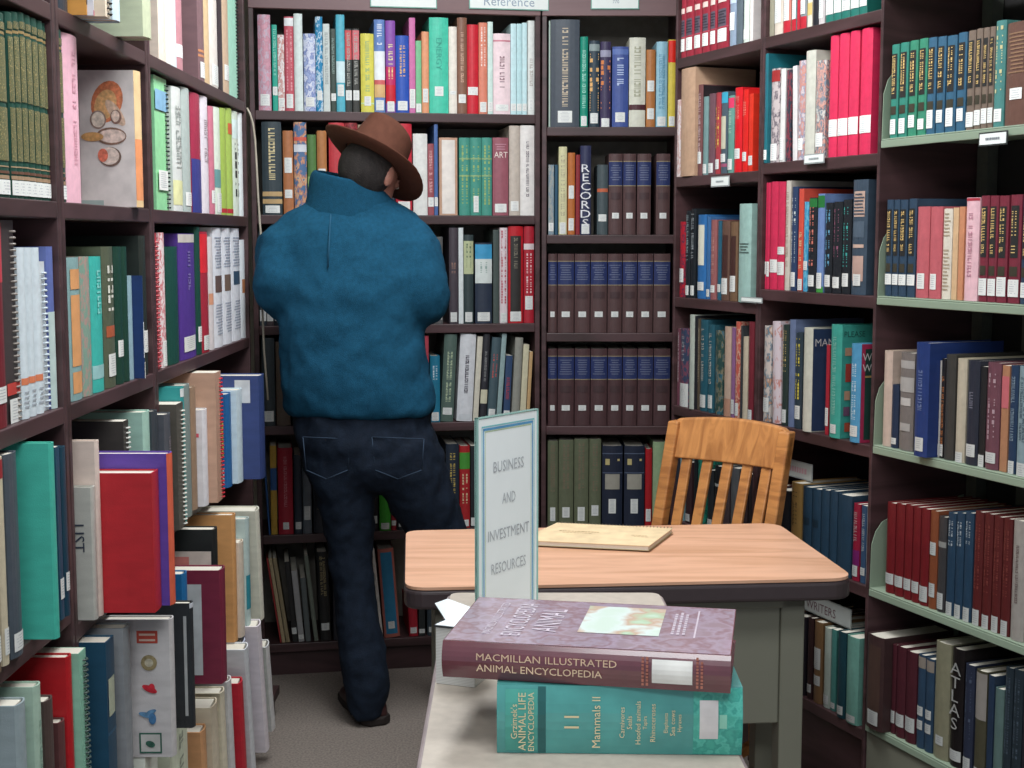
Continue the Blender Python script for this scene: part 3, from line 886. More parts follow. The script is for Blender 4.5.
row_books('S6', 'bottom shelf beside the metal shelving', RO, RU, RN, R2[0], '''
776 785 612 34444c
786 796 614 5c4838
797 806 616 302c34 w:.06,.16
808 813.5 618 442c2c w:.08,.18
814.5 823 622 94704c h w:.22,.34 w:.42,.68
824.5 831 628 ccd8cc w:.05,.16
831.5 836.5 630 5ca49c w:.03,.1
838 846 632 24505c h o:.002 w:.04,.14
847 859 637 88c4b4 h o:.002 w:.02,.1 c:f,.3,.7,.55,.75,2c6c68
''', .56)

# ------------------------------------------------------------------ books: green metal shelving
MED = 'q:2c2c2c,.42,.9 t:d8b878,.55,.88,.42,1 q:403c30,.25,.34 t:d8b878,.44,.54,.36,1'
row_books('G1', 'top shelf of the metal shelving', RO, RU, RN, GZ[4], '''
891.5 899 45 348474 v M w:.04,.2
900 908.5 43 348474 v M w:.04,.2
909.5 918 41 38886c v M w:.09,.22
919 927.5 39 38886c v M w:.06,.17
928 936.5 38 34607c v M w:.06,.25
937.5 946 37 34607c v M w:.11,.24
947 957 36 34607c v M w:.06,.25
958 967 33 34607c v M w:.1,.23
968 975.5 31 78685c v M w:.03,.18,1
976 982.5 29 78685c v M w:.04,.19,1
983 989 28 78685c v M w:.05,.2,1
989.5 995 27 78685c v M w:.05,.2,1
995.5 1006 21 4c8480 h t:c8c090,.3,.95,.6 w:.05,.17
1007 1032 22 684a40 h l:8c6c54,.5,.9 w:.25,.36,.5
'''.replace(' M ', ' ' + MED + ' '), 1.0)
row_books('G2', 'second shelf of the metal shelving', RO, RU, RN, GZ[3], '''
886.5 893 200 30465c v M w:.12,.23,1
893.5 899.5 200 30465c v M w:.12,.23,1
900 907.5 200 30465c v M w:.12,.23,1
908.5 916.5 199 30465c v M w:.12,.23,1
917.5 930 207 c4646c h w:.1,.27,.6
930.5 942.5 207 c4646c h w:.1,.27,.5
943.5 952.5 209 e4dccc l:b0a088,.7,.95 l:b0a088,.1,.55
953 958.5 208 d8b48c
959 964.5 207 cc8c68
966 979.5 198 ecc0c8 h b:b83848,.97,.995 t:c08898,.2,.85,.3
980.5 989 196 7c2c3c v M w:.06,.22,.95
989.5 998 196 7c2c3c v M w:.06,.22,.95
998.5 1008.5 196 7c2c3c v M w:.06,.24,.95
1010 1021.5 195 7c2c3c v M w:.06,.22,.95
1022.5 1032 197 2c4058 v M w:.06,.2
'''.replace(' M ', ' ' + MED + ' '), .9)
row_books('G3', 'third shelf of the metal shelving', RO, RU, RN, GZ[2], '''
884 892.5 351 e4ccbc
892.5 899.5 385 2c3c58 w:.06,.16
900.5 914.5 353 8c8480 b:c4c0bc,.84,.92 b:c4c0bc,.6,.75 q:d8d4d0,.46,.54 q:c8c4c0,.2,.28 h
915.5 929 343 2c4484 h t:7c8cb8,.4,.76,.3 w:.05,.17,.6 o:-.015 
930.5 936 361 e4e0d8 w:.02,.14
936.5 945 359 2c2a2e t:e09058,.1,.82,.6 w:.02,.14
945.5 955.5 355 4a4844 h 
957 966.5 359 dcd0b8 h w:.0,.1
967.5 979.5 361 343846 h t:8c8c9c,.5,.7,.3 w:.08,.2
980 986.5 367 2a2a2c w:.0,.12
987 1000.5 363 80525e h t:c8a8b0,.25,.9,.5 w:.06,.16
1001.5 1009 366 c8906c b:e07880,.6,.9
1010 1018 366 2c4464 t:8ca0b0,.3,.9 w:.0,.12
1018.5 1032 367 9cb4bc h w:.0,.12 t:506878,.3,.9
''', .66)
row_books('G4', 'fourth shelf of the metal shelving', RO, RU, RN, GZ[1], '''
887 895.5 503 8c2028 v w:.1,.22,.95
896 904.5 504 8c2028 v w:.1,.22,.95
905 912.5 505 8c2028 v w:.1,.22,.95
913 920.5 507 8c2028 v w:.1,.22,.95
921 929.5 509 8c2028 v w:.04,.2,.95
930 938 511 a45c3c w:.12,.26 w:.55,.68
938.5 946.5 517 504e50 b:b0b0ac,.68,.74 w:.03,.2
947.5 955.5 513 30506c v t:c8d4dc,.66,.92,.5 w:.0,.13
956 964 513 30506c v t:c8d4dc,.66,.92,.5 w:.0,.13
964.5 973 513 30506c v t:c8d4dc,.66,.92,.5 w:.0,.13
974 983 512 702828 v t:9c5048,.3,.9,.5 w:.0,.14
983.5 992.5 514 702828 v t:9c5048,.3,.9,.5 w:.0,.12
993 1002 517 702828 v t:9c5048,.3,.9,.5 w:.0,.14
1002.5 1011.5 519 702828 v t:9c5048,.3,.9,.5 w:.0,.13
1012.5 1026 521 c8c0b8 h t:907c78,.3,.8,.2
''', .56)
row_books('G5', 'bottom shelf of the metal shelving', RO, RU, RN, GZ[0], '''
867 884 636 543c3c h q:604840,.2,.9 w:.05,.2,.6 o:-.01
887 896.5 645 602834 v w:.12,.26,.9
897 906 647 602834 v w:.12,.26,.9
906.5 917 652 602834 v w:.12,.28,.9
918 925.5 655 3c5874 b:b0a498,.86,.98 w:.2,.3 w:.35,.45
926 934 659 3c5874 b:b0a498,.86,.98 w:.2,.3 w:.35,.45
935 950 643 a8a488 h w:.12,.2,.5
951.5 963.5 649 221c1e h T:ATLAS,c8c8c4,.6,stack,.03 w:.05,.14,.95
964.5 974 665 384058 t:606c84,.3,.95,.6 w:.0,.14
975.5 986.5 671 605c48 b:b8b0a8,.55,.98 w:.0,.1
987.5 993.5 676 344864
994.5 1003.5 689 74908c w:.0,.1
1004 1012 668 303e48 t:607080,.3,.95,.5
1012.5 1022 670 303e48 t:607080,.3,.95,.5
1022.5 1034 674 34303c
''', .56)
row_books('G0', 'shelf above the gilt set on the metal shelving', RO, RU, RN, GZ[5], '''
990 1004 -999 4c3c38
1005 1022 -999 a89878
''', .8) if False else None

# ------------------------------------------------------------------ books: bookcase along the aisle
ENC = 'v G:a89868,.2,.49 G:a89868,.52,.87 b:9c8458,.885,.9 G:a08c60,.91,.95 b:b09878,.165,.172 b:a88c70,.1,.12 b:705040,.13,.145 w:.015,.095,1'
row_books('L0', 'top shelf in view of the aisle bookcase', LO, LU, LN, LZ[5], '''
40 52 -999 7c5c48
53 65 -999 303c48
66 78 -999 e0a050 b:303030,.06,.16 b:68b070,.16,.3 o:-.02
79.5 86 -999 e8e8f0 o:-.03 b:e87898,.0,.03
104 109 -999 ecdcc4 s:282828 o:-.05 D:.16
110 117 -999 d4e8f4 o:-.05
141 149 -999 c8d0b0 o:-.05 D:.24
157 164 -999 ecdccc
164.5 169 -999 e8e4dc
169.5 174.5 -999 d8e8f0
175 181 -999 c08890 b:f0f0f0,.1,.2
197 203 -999 806468 w:.03,.16 b:c88860,.2,.22 b:c88860,.24,.26
203.5 208 -999 d4b890
208.5 217 -999 e8e0d8 w:.02,.2
218 221 -999 40383c
221.5 228 -999 d0b498 w:.12,.26
228.5 238 -999 b0e8d0 s:202828
239.5 245 -999 78c0cc b:9098a8,.0,.7
245.5 250.5 -999 f0d4dc b:d03050,.1,.2 w:.22,.3
''', 1.0)
row_books('L1', 'second shelf of the aisle bookcase', LO, LU, LN, LZ[4], '\n'.join('%.1f %.1f 13 204c40 %s' % (a, b, ENC) for a, b in
    [(-30, -18), (-18, -6), (-6, 6)] + [(8 + 6.1 * i, 14 + 6.1 * i) for i in range(9)]) + '''
64 79 22 f0bccb h t:d8a0b0,.2,.9,.2 L:tall_pink_hardcover_beside_the_dark_green_gilt_set
134.5 141 72 e8dcd8 o:-.008 b:e8c898,.0,1 b:e89868,.05,.5 c:n,.0,.55,.0,1,e0d8d4 e:n,.052,.77,.03,.042,d88058,20 e:n,.055,.75,.021,.03,e4b078,20 e:n,.036,.69,.011,.03,d8b8a0,-35 e:n,.035,.66,.011,.014,8c6c60 e:n,.036,.665,.008,.011,e0c8b8 e:n,.07,.64,.016,.018,9c8478 e:n,.07,.64,.013,.015,e4d4c4 e:n,.045,.52,.03,.017,8c6c5c e:n,.044,.52,.027,.013,e4ccc0 e:n,.082,.515,.022,.009,d8a468 e:n,.048,.37,.022,.019,7c6458 e:n,.05,.375,.02,.017,e4d0c4 e:n,.062,.38,.01,.013,e07860 c:n,.33,.6,.01,.05,a8b8b4 L:pale_hardcover_with_painted_mushrooms_on_its_cover
142 148 95 345c98 w:.01,.14
148.2 150 53 7088a0 i:.11 b:38b0d8,.86,.95
150.2 152 56 c8cc90 i:.11 b:484c58,.5,.8
156 168.5 77 98dca4 s:20302c b:88b8d8,.75,.9 w:.15,.3 L:pale_green_book_with_black_spiral_binding_beside_the_mushroom_book
172 181.5 88 dce0dc t:a0a8a4,.3,.85 b:e8e8b0,.05,.25
182 190 88 b4c0bc w:.05,.16
191 200.5 94 a83450 b:40448c,.0,.45
201 208 95 e8e0e8 t:b0a0a8,.4,.8
209 213.5 107 d07c90 w:.1,.22
214 220 108 e0ecdc b:70a0a0,.25,.42 w:.02,.2
220.5 226 109 a8c45c b:c83840,.02,.06
226.5 232 109 b0cc64 b:c83840,.02,.06 q:d86c48,.76,.86
232.5 238 112 e0ecdc t:303434,.1,.7,.6 b:e0f8f0,.74,.92
238.5 249 112 ecf4fa h
''', 1.0)
row_books('L2', 'third shelf of the aisle bookcase', LO, LU, LN, LZ[3], '''
-12 4 216 7c2830 b:d84450,.7,.99 w:.12,.2
5 18 220 443c3c s:908880 b:d04840,.14,.2 w:.0,.12
19 26 248 e0ecf2 b:e88860,.2,.24 l:b0b8c0,.05,.16
26.5 33 248 dce8ee b:e88860,.2,.24 l:b0b8c0,.05,.16
33.5 40.5 248 e0ecf2 b:e88860,.2,.24 l:b0b8c0,.05,.16
41 47.5 262 dce4e8 s:c8d4dc
48 54 247 6878b8 b:c8dcd8,.0,.6
56 64.5 235 4c545c h w:.06,.2,.6 b:b09050,.35,.38
67.5 80 258 90b4b4 q:e8a870,.05,.2 q:e8a870,.24,.74 q:e8a870,.78,.92
80.5 90 257 88a898 m:c09890,88a898
90.5 102 257 44c0b4 h t:90e0d8,.5,.9,.3 b:a0d0d0,.1,.2
102.5 114 247 5c6450 h t:e8e8dc,.5,.93,.45 q:b86040,.36,.44 w:.08,.24,.6
114.5 121.5 247 1c4438 w:.2,.32
122 127 247 1c4438
127.5 131.5 276 98b8c4 W
132.5 139.5 276 203c70 b:e0e8f0,.2,.55 w:.0,.16 o:-.01
140 146 236 2c3430 h w:.16,.32,1
146.5 153.5 236 34302e h w:.18,.34,1
154 159 233 c83c48 s:c85860
159.5 164.5 233 f0e0e0 m:f0e0e0,d06870 w:.01,.2
166 178 247 205044 h
179 195 234 5c3c98 h b:d8d0c8,.93,.995 t:9080c0,.5,.9,.15,1 w:.06,.18,.7
195.5 200 226 204c40 w:.1,.22
200.5 208 232 b43040 b:e83038,.66,.98 w:.02,.14
208.5 212.5 237 e0d8d8 b:e0a080,.4,.5
213 222 226 f2f4fa q:705850,.46,.6 l:b0b8c8,.66,.92 l:b0b8c8,.1,.36
222.5 231 226 f2f4fa q:806858,.46,.6 l:b0b8c8,.66,.92 l:b0b8c8,.1,.36
231.5 240 226 f2f4fa q:405870,.5,.62 l:b0b8c8,.66,.92 l:b0b8c8,.1,.36
240.5 248 240 ecf0f4 q:b87850,.46,.6
'''.replace(' W\n', '\n'), .9)
free_books('L3', 'fourth shelf of the aisle bookcase', LZ[2], '''
-14 -2 455 -.745 7c6c58 h w
0 6 459 -.745 d8ccb0 b:a03038,.9,.99 w:.05,.18
8 20 456 -.745 505a64 h w:.03,.12
52 57 441 -.715 4cc0ac h D:.22 L:large_turquoise_hardcover_whose_cover_faces_the_aisle
58.5 62.5 448 -.74 245068 w:.12,.24
63 67.5 448 -.74 1c4458 w:.15,.26
144 150.5 413 -.74 b4dccc
151 156 413 -.735 404850
162 171 417 -.72 585c64 h t:988c90,.3,.85,.3
174.5 181 405 -.712 605c54 s:e0e0d4 D:.2 L:tall_book_with_a_black_and_white_comb_binding
181.5 184.5 388 -.72 38a4a4 b:e4ecec,.93,.99
185 190.5 386 -.73 8c9c98
191.5 196 388 -.735 a88c74
200 204.5 412 -.72 f0eef2 D:.15 c:n,.05,.18,.72,.76,e06070
213.5 219 368 -.695 d0a890 s:c82838 D:.2 L:tan_book_with_a_red_coil_binding_jutting_out
226 231 395 -.715 3070b0 D:.12 c:n,.05,.3,.35,.7,d8c860 c:n,.05,.3,.06,.22,e0e4e8
236.5 241.5 391 -.70 d8ecf4 D:.1
258 263 377 -.655 3c4c80 D:.22 c:n,.1,.28,.74,.96,d8dce0 L:dark_blue_book_with_a_white_sticker_at_the_shelf_end
''', .85)
free_books('L3b', 'fourth shelf of the aisle bookcase', LZ2[2], '''
92 96 488 -.730 c8c8c0 D:.13 C:n,LIST,.17,.62,.02,404858,d f:dark_lettering_on_its_cover
150 157 476 -.636 c42c34 x D:.22 L:bright_red_ring_binder_jutting_out_over_the_shelf_edge
97 101 442 -.728 ecd8cc D:.12
159 164 460 -.622 6448a8 b:e86c50,.0,1 D:.22 L:purple_book_with_an_orange_spine_behind_the_red_binder
127 132 422 -.74 48443f s:d8d8d0 D:.2
''', .85, start=104)
free_books('L4', 'fifth shelf of the aisle bookcase', LZ[1], '''
18 28 707 -.735 a8b8bc h D:.2
36 43 688 -.735 bcd8c4 h t:90b0a0,.2,.8,.3 D:.2
46 54 703 -.74 5c4c48
59 65 724 -.74 6c4444
66.5 72 660 -.735 c8242c h D:.22
79 86 658 -.72 9cd8bc s:50605c D:.2
108 116 641 -.705 24506c x h q:d4dcc0,.5,.75 b:3c6c8c,.38,.4 D:.2 L:dark_blue_ring_binder_with_a_cream_spine_label
125 131 621 -.70 9ca0a4 h D:.1
172 176 620 757 dcd8d8 D:.15 c:n,.14,.4,.83,.92,c85040 c:n,.17,.37,.845,.86,e8c8b8 c:n,.17,.37,.885,.9,e8c8b8 e:n,.038,.69,.015,.015,a89870 e:n,.038,.69,.008,.008,d8d0b8 e:n,.038,.5,.015,.006,d83040,25 e:n,.034,.51,.006,.008,d83040 e:n,.044,.31,.016,.005,6898c0,15 e:n,.036,.335,.01,.004,6898c0,-20 e:n,.034,.285,.007,.011,4c80b0 c:n,.12,.4,.03,.18,3c6c5c c:n,.14,.38,.042,.168,d4d4d0 e:n,.039,.1,.009,.006,3c6c5c,20 f:five_coloured_emblems_on_its_cover
183 187.5 553 -.69 2878b4 D:.1
192 195 604 728 34383c D:.12 c:n,.05,.1,.1,.9,c0c4c4 b:e0e4ec,.96,1
203 212 560 -.72 807468
214 218 530 -.68 282c2c D:.12 c:n,.03,1,.02,.84,ecdcd0 c:n,.45,.8,.02,.8,e89088
221.5 226.5 571 684 883048 D:.14 c:n,.28,.7,.08,.88,d4d8d8 L:maroon_framed_book_with_a_pale_label_panel
231 234 517 -.67 e4a86c D:.14
239 243 545 640 ecdcc8 D:.1
244 252 522 -.655 c8dcd8 W:.04 b:3898a8,.2,.5
256 262 512 -.64 ecead8 W:.04 lean:-9 D:.22 L:large_cream_book_leaning_at_the_end_of_the_shelf
''', .8)
free_books('L5', 'bottom shelf of the aisle bookcase', LZ[0], '''
60 75 790 -.74 6c5c50
90 105 780 -.73 3c4c5c
148 160 757 -.69 e4e8dc
171 189 730 -.685 dce4cc t:a0a898,.3,.9,.2
198 203 733 -.68 e0a878 lean:-4
206 212 718 -.67 dcd0b8 lean:-5
213.5 217 706 -.665 e0d8c0 W:.04 lean:-6
219 225 697 -.66 d4d4d4 W:.04 lean:-7
236 243.5 690 -.645 c42838 W:.04 lean:-8 D:.2 c:n,.14,1,.0,.9,c8bcac L:red_framed_book_leaning_on_the_bottom_shelf
244 249 642 -.66 c4c8d8 W:.04 lean:-10
251 257 642 -.64 d8dce0 W:.04 lean:-12
258 261 635 -.645 74a050 W:.04 lean:-13
262 268 622 -.63 e4dce2 W:.04 lean:-14
271 277 640 -.64 d8d8d8 W:.04 lean:-16
''', .95)

# ------------------------------------------------------------------ desk
ZD = .72
def rounded(pts, r, n=6):
    out = []
    k = len(pts)
    for i in range(k):
        p = Vector(pts[i]); a = Vector(pts[i - 1]); b = Vector(pts[(i + 1) % k]); rr = r[i]
        A = p + (a - p).normalized() * rr; B = p + (b - p).normalized() * rr
        for j in range(n + 1):
            t = j / n; out.append(A * (1 - t) ** 2 + p * 2 * t * (1 - t) + B * t ** 2)
    return out
def flat(px, py, z): v = on_z(px, py, z); return (v.x, v.y)
fl, fr, br, bl = flat(405, 588, ZD), flat(856, 578, ZD), flat(777, 523, ZD), flat(406, 530.5, ZD)
desk = empty('desk', loc=((fl[0] + fr[0]) / 2, (fl[1] + bl[1]) / 2, 0))
tag(desk, 'metal desk with an oak laminate top and dark rounded edge', 'desk')
def rel(pts, o=desk): return [(p[0] - o.location.x, p[1] - o.location.y) for p in pts]
outl = rel([tuple(p) for p in rounded([fl, fr, br, bl], [.05, .06, .05, .04])])
cen = Vector((sum(p[0] for p in outl) / len(outl), sum(p[1] for p in outl) / len(outl)))
M_OAK = wood('oak_laminate', 'deae90', 'c89878', .38, 2.2, (1, 9, 9))
M_EDGE = mat('dark_rubber_edge', '403638', .4, 1, .05)
MB().prism(outl, ZD - .006, ZD).build('desk_top', M_OAK, desk)
eo = [tuple(cen + (Vector(p) - cen) * 1.006) for p in outl]
bevel(MB().prism(eo, ZD - .046, ZD - .0065).build('edge_band', M_EDGE, desk), .008, 3)
wd = (Vector(fr) - Vector(fl)).normalized(); dd = Vector((-wd.y, wd.x))
def dpt(a, b): v = Vector(fl) + wd * a + dd * b; return (v.x - desk.location.x, v.y - desk.location.y)
W_ = (Vector(fr) - Vector(fl)).length; D_ = (Vector(bl) - Vector(fl)).length
def dbox(a0, a1, b0, b1, z0, z1, nm, m): return bevel(MB().prism([dpt(a0, b0), dpt(a1, b0), dpt(a1, b1), dpt(a0, b1)], z0, z1).build(nm, m, desk), .003)
xr = W_ - .085
for a in (.06, xr - .05):
    for b in (.06, D_ - .3): dbox(a, a + .05, b, b + .05, 0, ZD - .046, 'leg', M_METAL)
dbox(.11, xr - .05, .066, .076, .40, ZD - .046, 'modesty_panel', M_METAL)
dbox(.06, xr, .06, .075, ZD - .075, ZD - .046, 'apron', M_METAL)
dbox(xr - .012, xr - .002, .11, D_ - .25, .40, ZD - .046, 'side_panel', M_METAL)
dbox(.062, .072, .11, D_ - .25, .40, ZD - .046, 'side_panel', M_METAL)
# spiral notebook lying on the desk
nb = [flat(546, 546.0, ZD + .012), flat(649, 547, ZD + .012), flat(673, 529, ZD + .012), flat(557, 523.5, ZD + .012)]
nb[0] = flat(520, 541, ZD + .012)
nc = Vector((sum(p[0] for p in nb) / 4, sum(p[1] for p in nb) / 4))
nr = empty('spiral_notebook', loc=(nc.x, nc.y, ZD + .0032)); tag(nr, 'buff spiral notebook lying closed on the oak desk top', 'notebook')
R_ = lambda s: [tuple((Vector(p) - nc) * s) for p in nb]
MB().prism(R_(.985), .001, .0095).build('page_block', paper_mat(), nr)
MB().prism(R_(1), 0, .001).build('back_cover', mat('buff_cover', 'b8a880', .6), nr)
MB().prism(R_(1), .0096, .011).build('front_cover', mat('buff_cover', 'e0c8a0', .6), nr)
a, b = Vector(R_(1)[3]), Vector(R_(1)[2]); q = MB(); n_ = 34
for i in range(n_):
    p = a.lerp(b, (i + .5) / n_); dr = (b - a).normalized(); nn = Vector((-dr.y, dr.x))
    q.tube([(p.x + nn.x * math.cos(t) * .006, p.y + nn.y * math.cos(t) * .006, .0055 + math.sin(t) * .0075) for t in [math.pi * 2 * j / 8 for j in range(9)]], .0008, 5, False)
q.build('spiral_binding', mat('coil', '706858', .35), nr)
q = MB(); ux = (Vector(nb[1]) - Vector(nb[0])).normalized().to_3d(); uy = Vector((-ux.y, ux.x, 0))
for (cx, cy, w, h) in ((-.05, .015, .09, .006), (-.055, .0, .06, .004), (.09, .0, .035, .004), (.095, -.012, .03, .003)):
    c = ux * cx + uy * cy
    x = -w / 2
    while x < w / 2:
        g_ = random.uniform(.003, .008); p0 = c + ux * x; vs = [p0 - uy * h / 2, p0 + ux * g_ - uy * h / 2, p0 + ux * g_ + uy * h / 2, p0 + uy * h / 2]
        q.add([(v.x, v.y, .0114) for v in vs], [(0, 1, 2, 3)]); x += g_ + .002
q.build('cover_print', mat('lettering', 'a88c64', .6), nr)

# ------------------------------------------------------------------ wooden chair
cm = Matrix(((.75, .66, 0, 0), (-.66, .75, 0, 0), (0, 0, 1, 0), (0, 0, 0, 1)))
cm = Matrix.Translation((.468, 3.425, 0)) @ Matrix.Rotation(math.atan2(-.64, .768), 4, 'Z')
ch = empty('wooden_chair', cm); tag(ch, 'golden oak slat-back chair pulled up behind the desk', 'chair')
M_CH = wood('golden_oak', 'c4864c', 'a0683a', .35, 3, (3, 3, 14)); M_CHX = wood('golden_oak_rail', 'c88a50', 'a56c3c', .35, 3, (14, 3, 3))
HWc = .178
yb = lambda z: .0 + max(0, z - .44) * .28
for s in (-1, 1):
    q = MB(); rings = []
    for z in (0, .2, .42, .5, .62, .74, .86, .925):
        y = yb(z) + (.03 * (1 - z / .42) if z < .42 else 0); w2 = .016; d2 = .02 if z < .5 else .018
        x = s * (HWc - w2) * (1 if z > .4 else 1)
        rings.append([Vector((x + a * w2, y + b * d2, z)) for a, b in ((-1, -1), (1, -1), (1, 1), (-1, 1))])
    q.loft(rings, smooth=False); bevel(q.build('back_post', M_CH, ch), .005, 3)
# curved top rail
rings = []; nR = 14
for i in range(nR + 1):
    t = i / nR * 2 - 1; x = t * HWc; bow = .02 * (1 - t * t); zt = .928 + .014 * (1 - t * t) - (.012 if abs(t) > .95 else 0); zb = .832
    rings.append([Vector((x, yb(zb) + bow - .013, zb)), Vector((x, yb(zt) + bow - .011, zt)), Vector((x, yb(zt) + bow + .011, zt)), Vector((x, yb(zb) + bow + .013, zb))])
bevel(MB().loft(rings, smooth=False).build('top_rail', M_CHX, ch, True), .005, 3)
for i in range(5):
    t = (i - 2) / 2 * .66; x = t * HWc; bow = .02 * (1 - t * t)
    q = MB(); rings = []
    for z in (.45, .58, .7, .84):
        f = (z - .45) / .39; y = yb(z) + bow * f; rings.append([Vector((x * (1 - .04 * (1 - f)) + a * .0142, y + b * .006, z)) for a, b in ((-1, -1), (1, -1), (1, 1), (-1, 1))])
    bevel(q.loft(rings, smooth=False).build('slat', M_CH, ch), .003)
seat = rounded([(-.2, -.43), (.2, -.43), (.175, .0), (-.175, .0)], [.05, .05, .02, .02])
bevel(MB().prism(seat, .425, .455).build('seat', M_CH, ch), .01, 3)
MB().prism([(-.16, -.38), (.16, -.38), (.15, -.03), (-.15, -.03)], .375, .425).build('seat_apron', M_CHX, ch)
for s in (-1, 1):
    bevel(MB().bar((s * .17, -.385, 0), (s * .155, -.37, .425), (0, 1, 0), .036, .036).build('front_leg', M_CH, ch), .005)
    MB().bar((s * .166, -.37, .16), (s * .155, .03, .16), (0, 0, 1), .016, .025).build('stretcher', M_CH, ch)
MB().bar((-.162, -.17, .16), (.162, -.17, .16), (0, 0, 1), .016, .022).build('stretcher', M_CH, ch)

# ------------------------------------------------------------------ low book cabinet nearest the viewer
ZL = .8
a1, a2 = Vector(flat(447, 592, ZL)), Vector(flat(662, 592, ZL)); b1, b2 = Vector(flat(415, 768, ZL)), Vector(flat(751, 768, ZL))
e1 = a1 + (b1 - a1) * ((a1.y - 1.25) / (a1.y - b1.y)); e2 = a2 + (b2 - a2) * ((a2.y - 1.25) / (a2.y - b2.y))
lc = empty('low_bookcase', loc=((a1.x + a2.x) / 2, (a1.y + e1.y) / 2, 0)); tag(lc, 'low double-sided bookcase with a pale laminate top under the animal encyclopedias', 'bookcase')
def rl(p, s=0): return (p[0] - lc.location.x, p[1] - lc.location.y)
M_LAM = mat('pale_laminate', 'b4aa9e', .45, 1, .07, 60); M_LE = mat('laminate_edge', '8c8080', .5)
P4 = [rl(e1), rl(e2), rl(a2), rl(a1)]
top_o = rounded(P4, [.01, .01, .02, .02], 4)
c4 = Vector((sum(p[0] for p in P4) / 4, sum(p[1] for p in P4) / 4))
MB().prism([tuple(c4 + Vector(((p[0] - c4.x) * .965, (p[1] - c4.y) * .992))) for p in top_o], ZL - .004, ZL).build('top', M_LAM, lc)
bevel(MB().prism(top_o, ZL - .03, ZL - .0035).build('top_edge', M_LE, lc), .004)
x0, x1 = min(p[0] for p in P4) + .03, max(p[0] for p in P4) - .05; y0, y1 = P4[0][1] + .02, P4[3][1] - .02
for y in (y0, y1 - .02): MB().box(x0, x1, y, y + .02, 0, ZL - .03).build('end_panel', M_WOOD, lc)
for z in (.06, .42): MB().box(x0, x1, y0 + .02, y1 - .02, z - .02, z).build('shelf_board', M_WOOD, lc)
MB().box((x0 + x1) / 2 - .006, (x0 + x1) / 2 + .006, y0 + .02, y1 - .02, .06, ZL - .03).build('divider', M_WOOD, lc)

# teal volume and maroon encyclopedia stacked flat on it
def flat_book(name, label, p0, p1, depth, z0, z1, cols, cover_fn, spine_fn):
    """p0, p1: spine ends in plan (left, right as seen from the camera)"""
    p0 = Vector(p0); p1 = Vector(p1); u = (p1 - p0).normalized(); n = Vector((-u.y, u.x)); L = (p1 - p0).length; T = z1 - z0
    M = Matrix(((u.x, n.x, 0, p0.x), (u.y, n.y, 0, p0.y), (0, 0, 1, z0), (0, 0, 0, 1)))
    r = empty(name, M); tag(r, label, 'book')
    th = .0035; bul = .007
    # cover profile in (y, z), swept along x
    k = 8
    out = [(depth, 0), (0, 0)] + [(-bul * math.sin(math.pi * i / k), T * i / k) for i in range(1, k)] + [(0, T), (depth, T)]
    inn = [(depth, th), (th, th)] + [(max(p[0] + th, -bul + th), min(max(p[1], th), T - th)) for p in out[2:-2]] + [(th, T - th), (depth, T - th)]
    K = len(out); vs = []
    for x in (0, L): vs += [(x, p[0], p[1]) for p in out] + [(x, p[0], p[1]) for p in inn]
    fs = []
    for i in range(K - 1):
        fs += [(i, 2 * K + i, 2 * K + i + 1, i + 1), (K + i, K + i + 1, 3 * K + i + 1, 3 * K + i), (K + i, i, i + 1, K + i + 1), (2 * K + i, 3 * K + i, 3 * K + i + 1, 2 * K + i + 1)]
    fs += [(0, K, 3 * K, 2 * K), (K - 1, 3 * K - 1, 4 * K - 1, 2 * K - 1)][:1] + [(K - 1, 3 * K - 1, 4 * K - 1, 2 * K - 1)][:0] + [(K - 1, 2 * K - 1 + 2 * K, 2 * K - 1, K - 1)][:0]
    fs += [(K - 1, 2 * K - 1, 4 * K - 1, 3 * K - 1)]
    MB().add(vs, fs).build('cover', cols[0], r, True)
    bm_ = MB().box(.005, L - .005, th, depth - .005, th, T - th).build('page_block', paper_z, r)
    spine_fn(r, L, T, lambda z: -bul * math.sin(math.pi * min(max(z / T, 0), 1)) - .0006); cover_fn(r, L, depth, T + .0006)
    return r
m = bpy.data.materials.new('page_edges_flat'); m.use_nodes = True; nt = m.node_tree; b_ = nt.nodes['Principled BSDF']; b_.inputs['Roughness'].default_value = .8
tc = nt.nodes.new('ShaderNodeTexCoord'); wv = nt.nodes.new('ShaderNodeTexWave'); wv.inputs['Scale'].default_value = 150; wv.bands_direction = 'Z'
nt.links.new(tc.outputs['Object'], wv.inputs['Vector']); cr = nt.nodes.new('ShaderNodeValToRGB'); nt.links.new(wv.outputs['Fac'], cr.inputs[0])
cr.color_ramp.elements[0].color = lin('b8b8b4'); cr.color_ramp.elements[1].color = lin('dcdcd8'); nt.links.new(cr.outputs[0], b_.inputs['Base Color'])
paper_z = m
def sp_rect(nm, r, x0, x1, z0, z1, fy, m, off=0):
    n = 5; zs = [z0 + (z1 - z0) * i / n for i in range(n + 1)]
    vs = [(x0, fy(z) - off, z) for z in zs] + [(x1, fy(z) - off, z) for z in zs]
    return MB().add(vs, [(i, n + 1 + i, n + 2 + i, i + 1) for i in range(n)]).build(nm, m, r)
GOLD = mat('gilt_lettering', 'd8c8a0', .4, 1, .03)
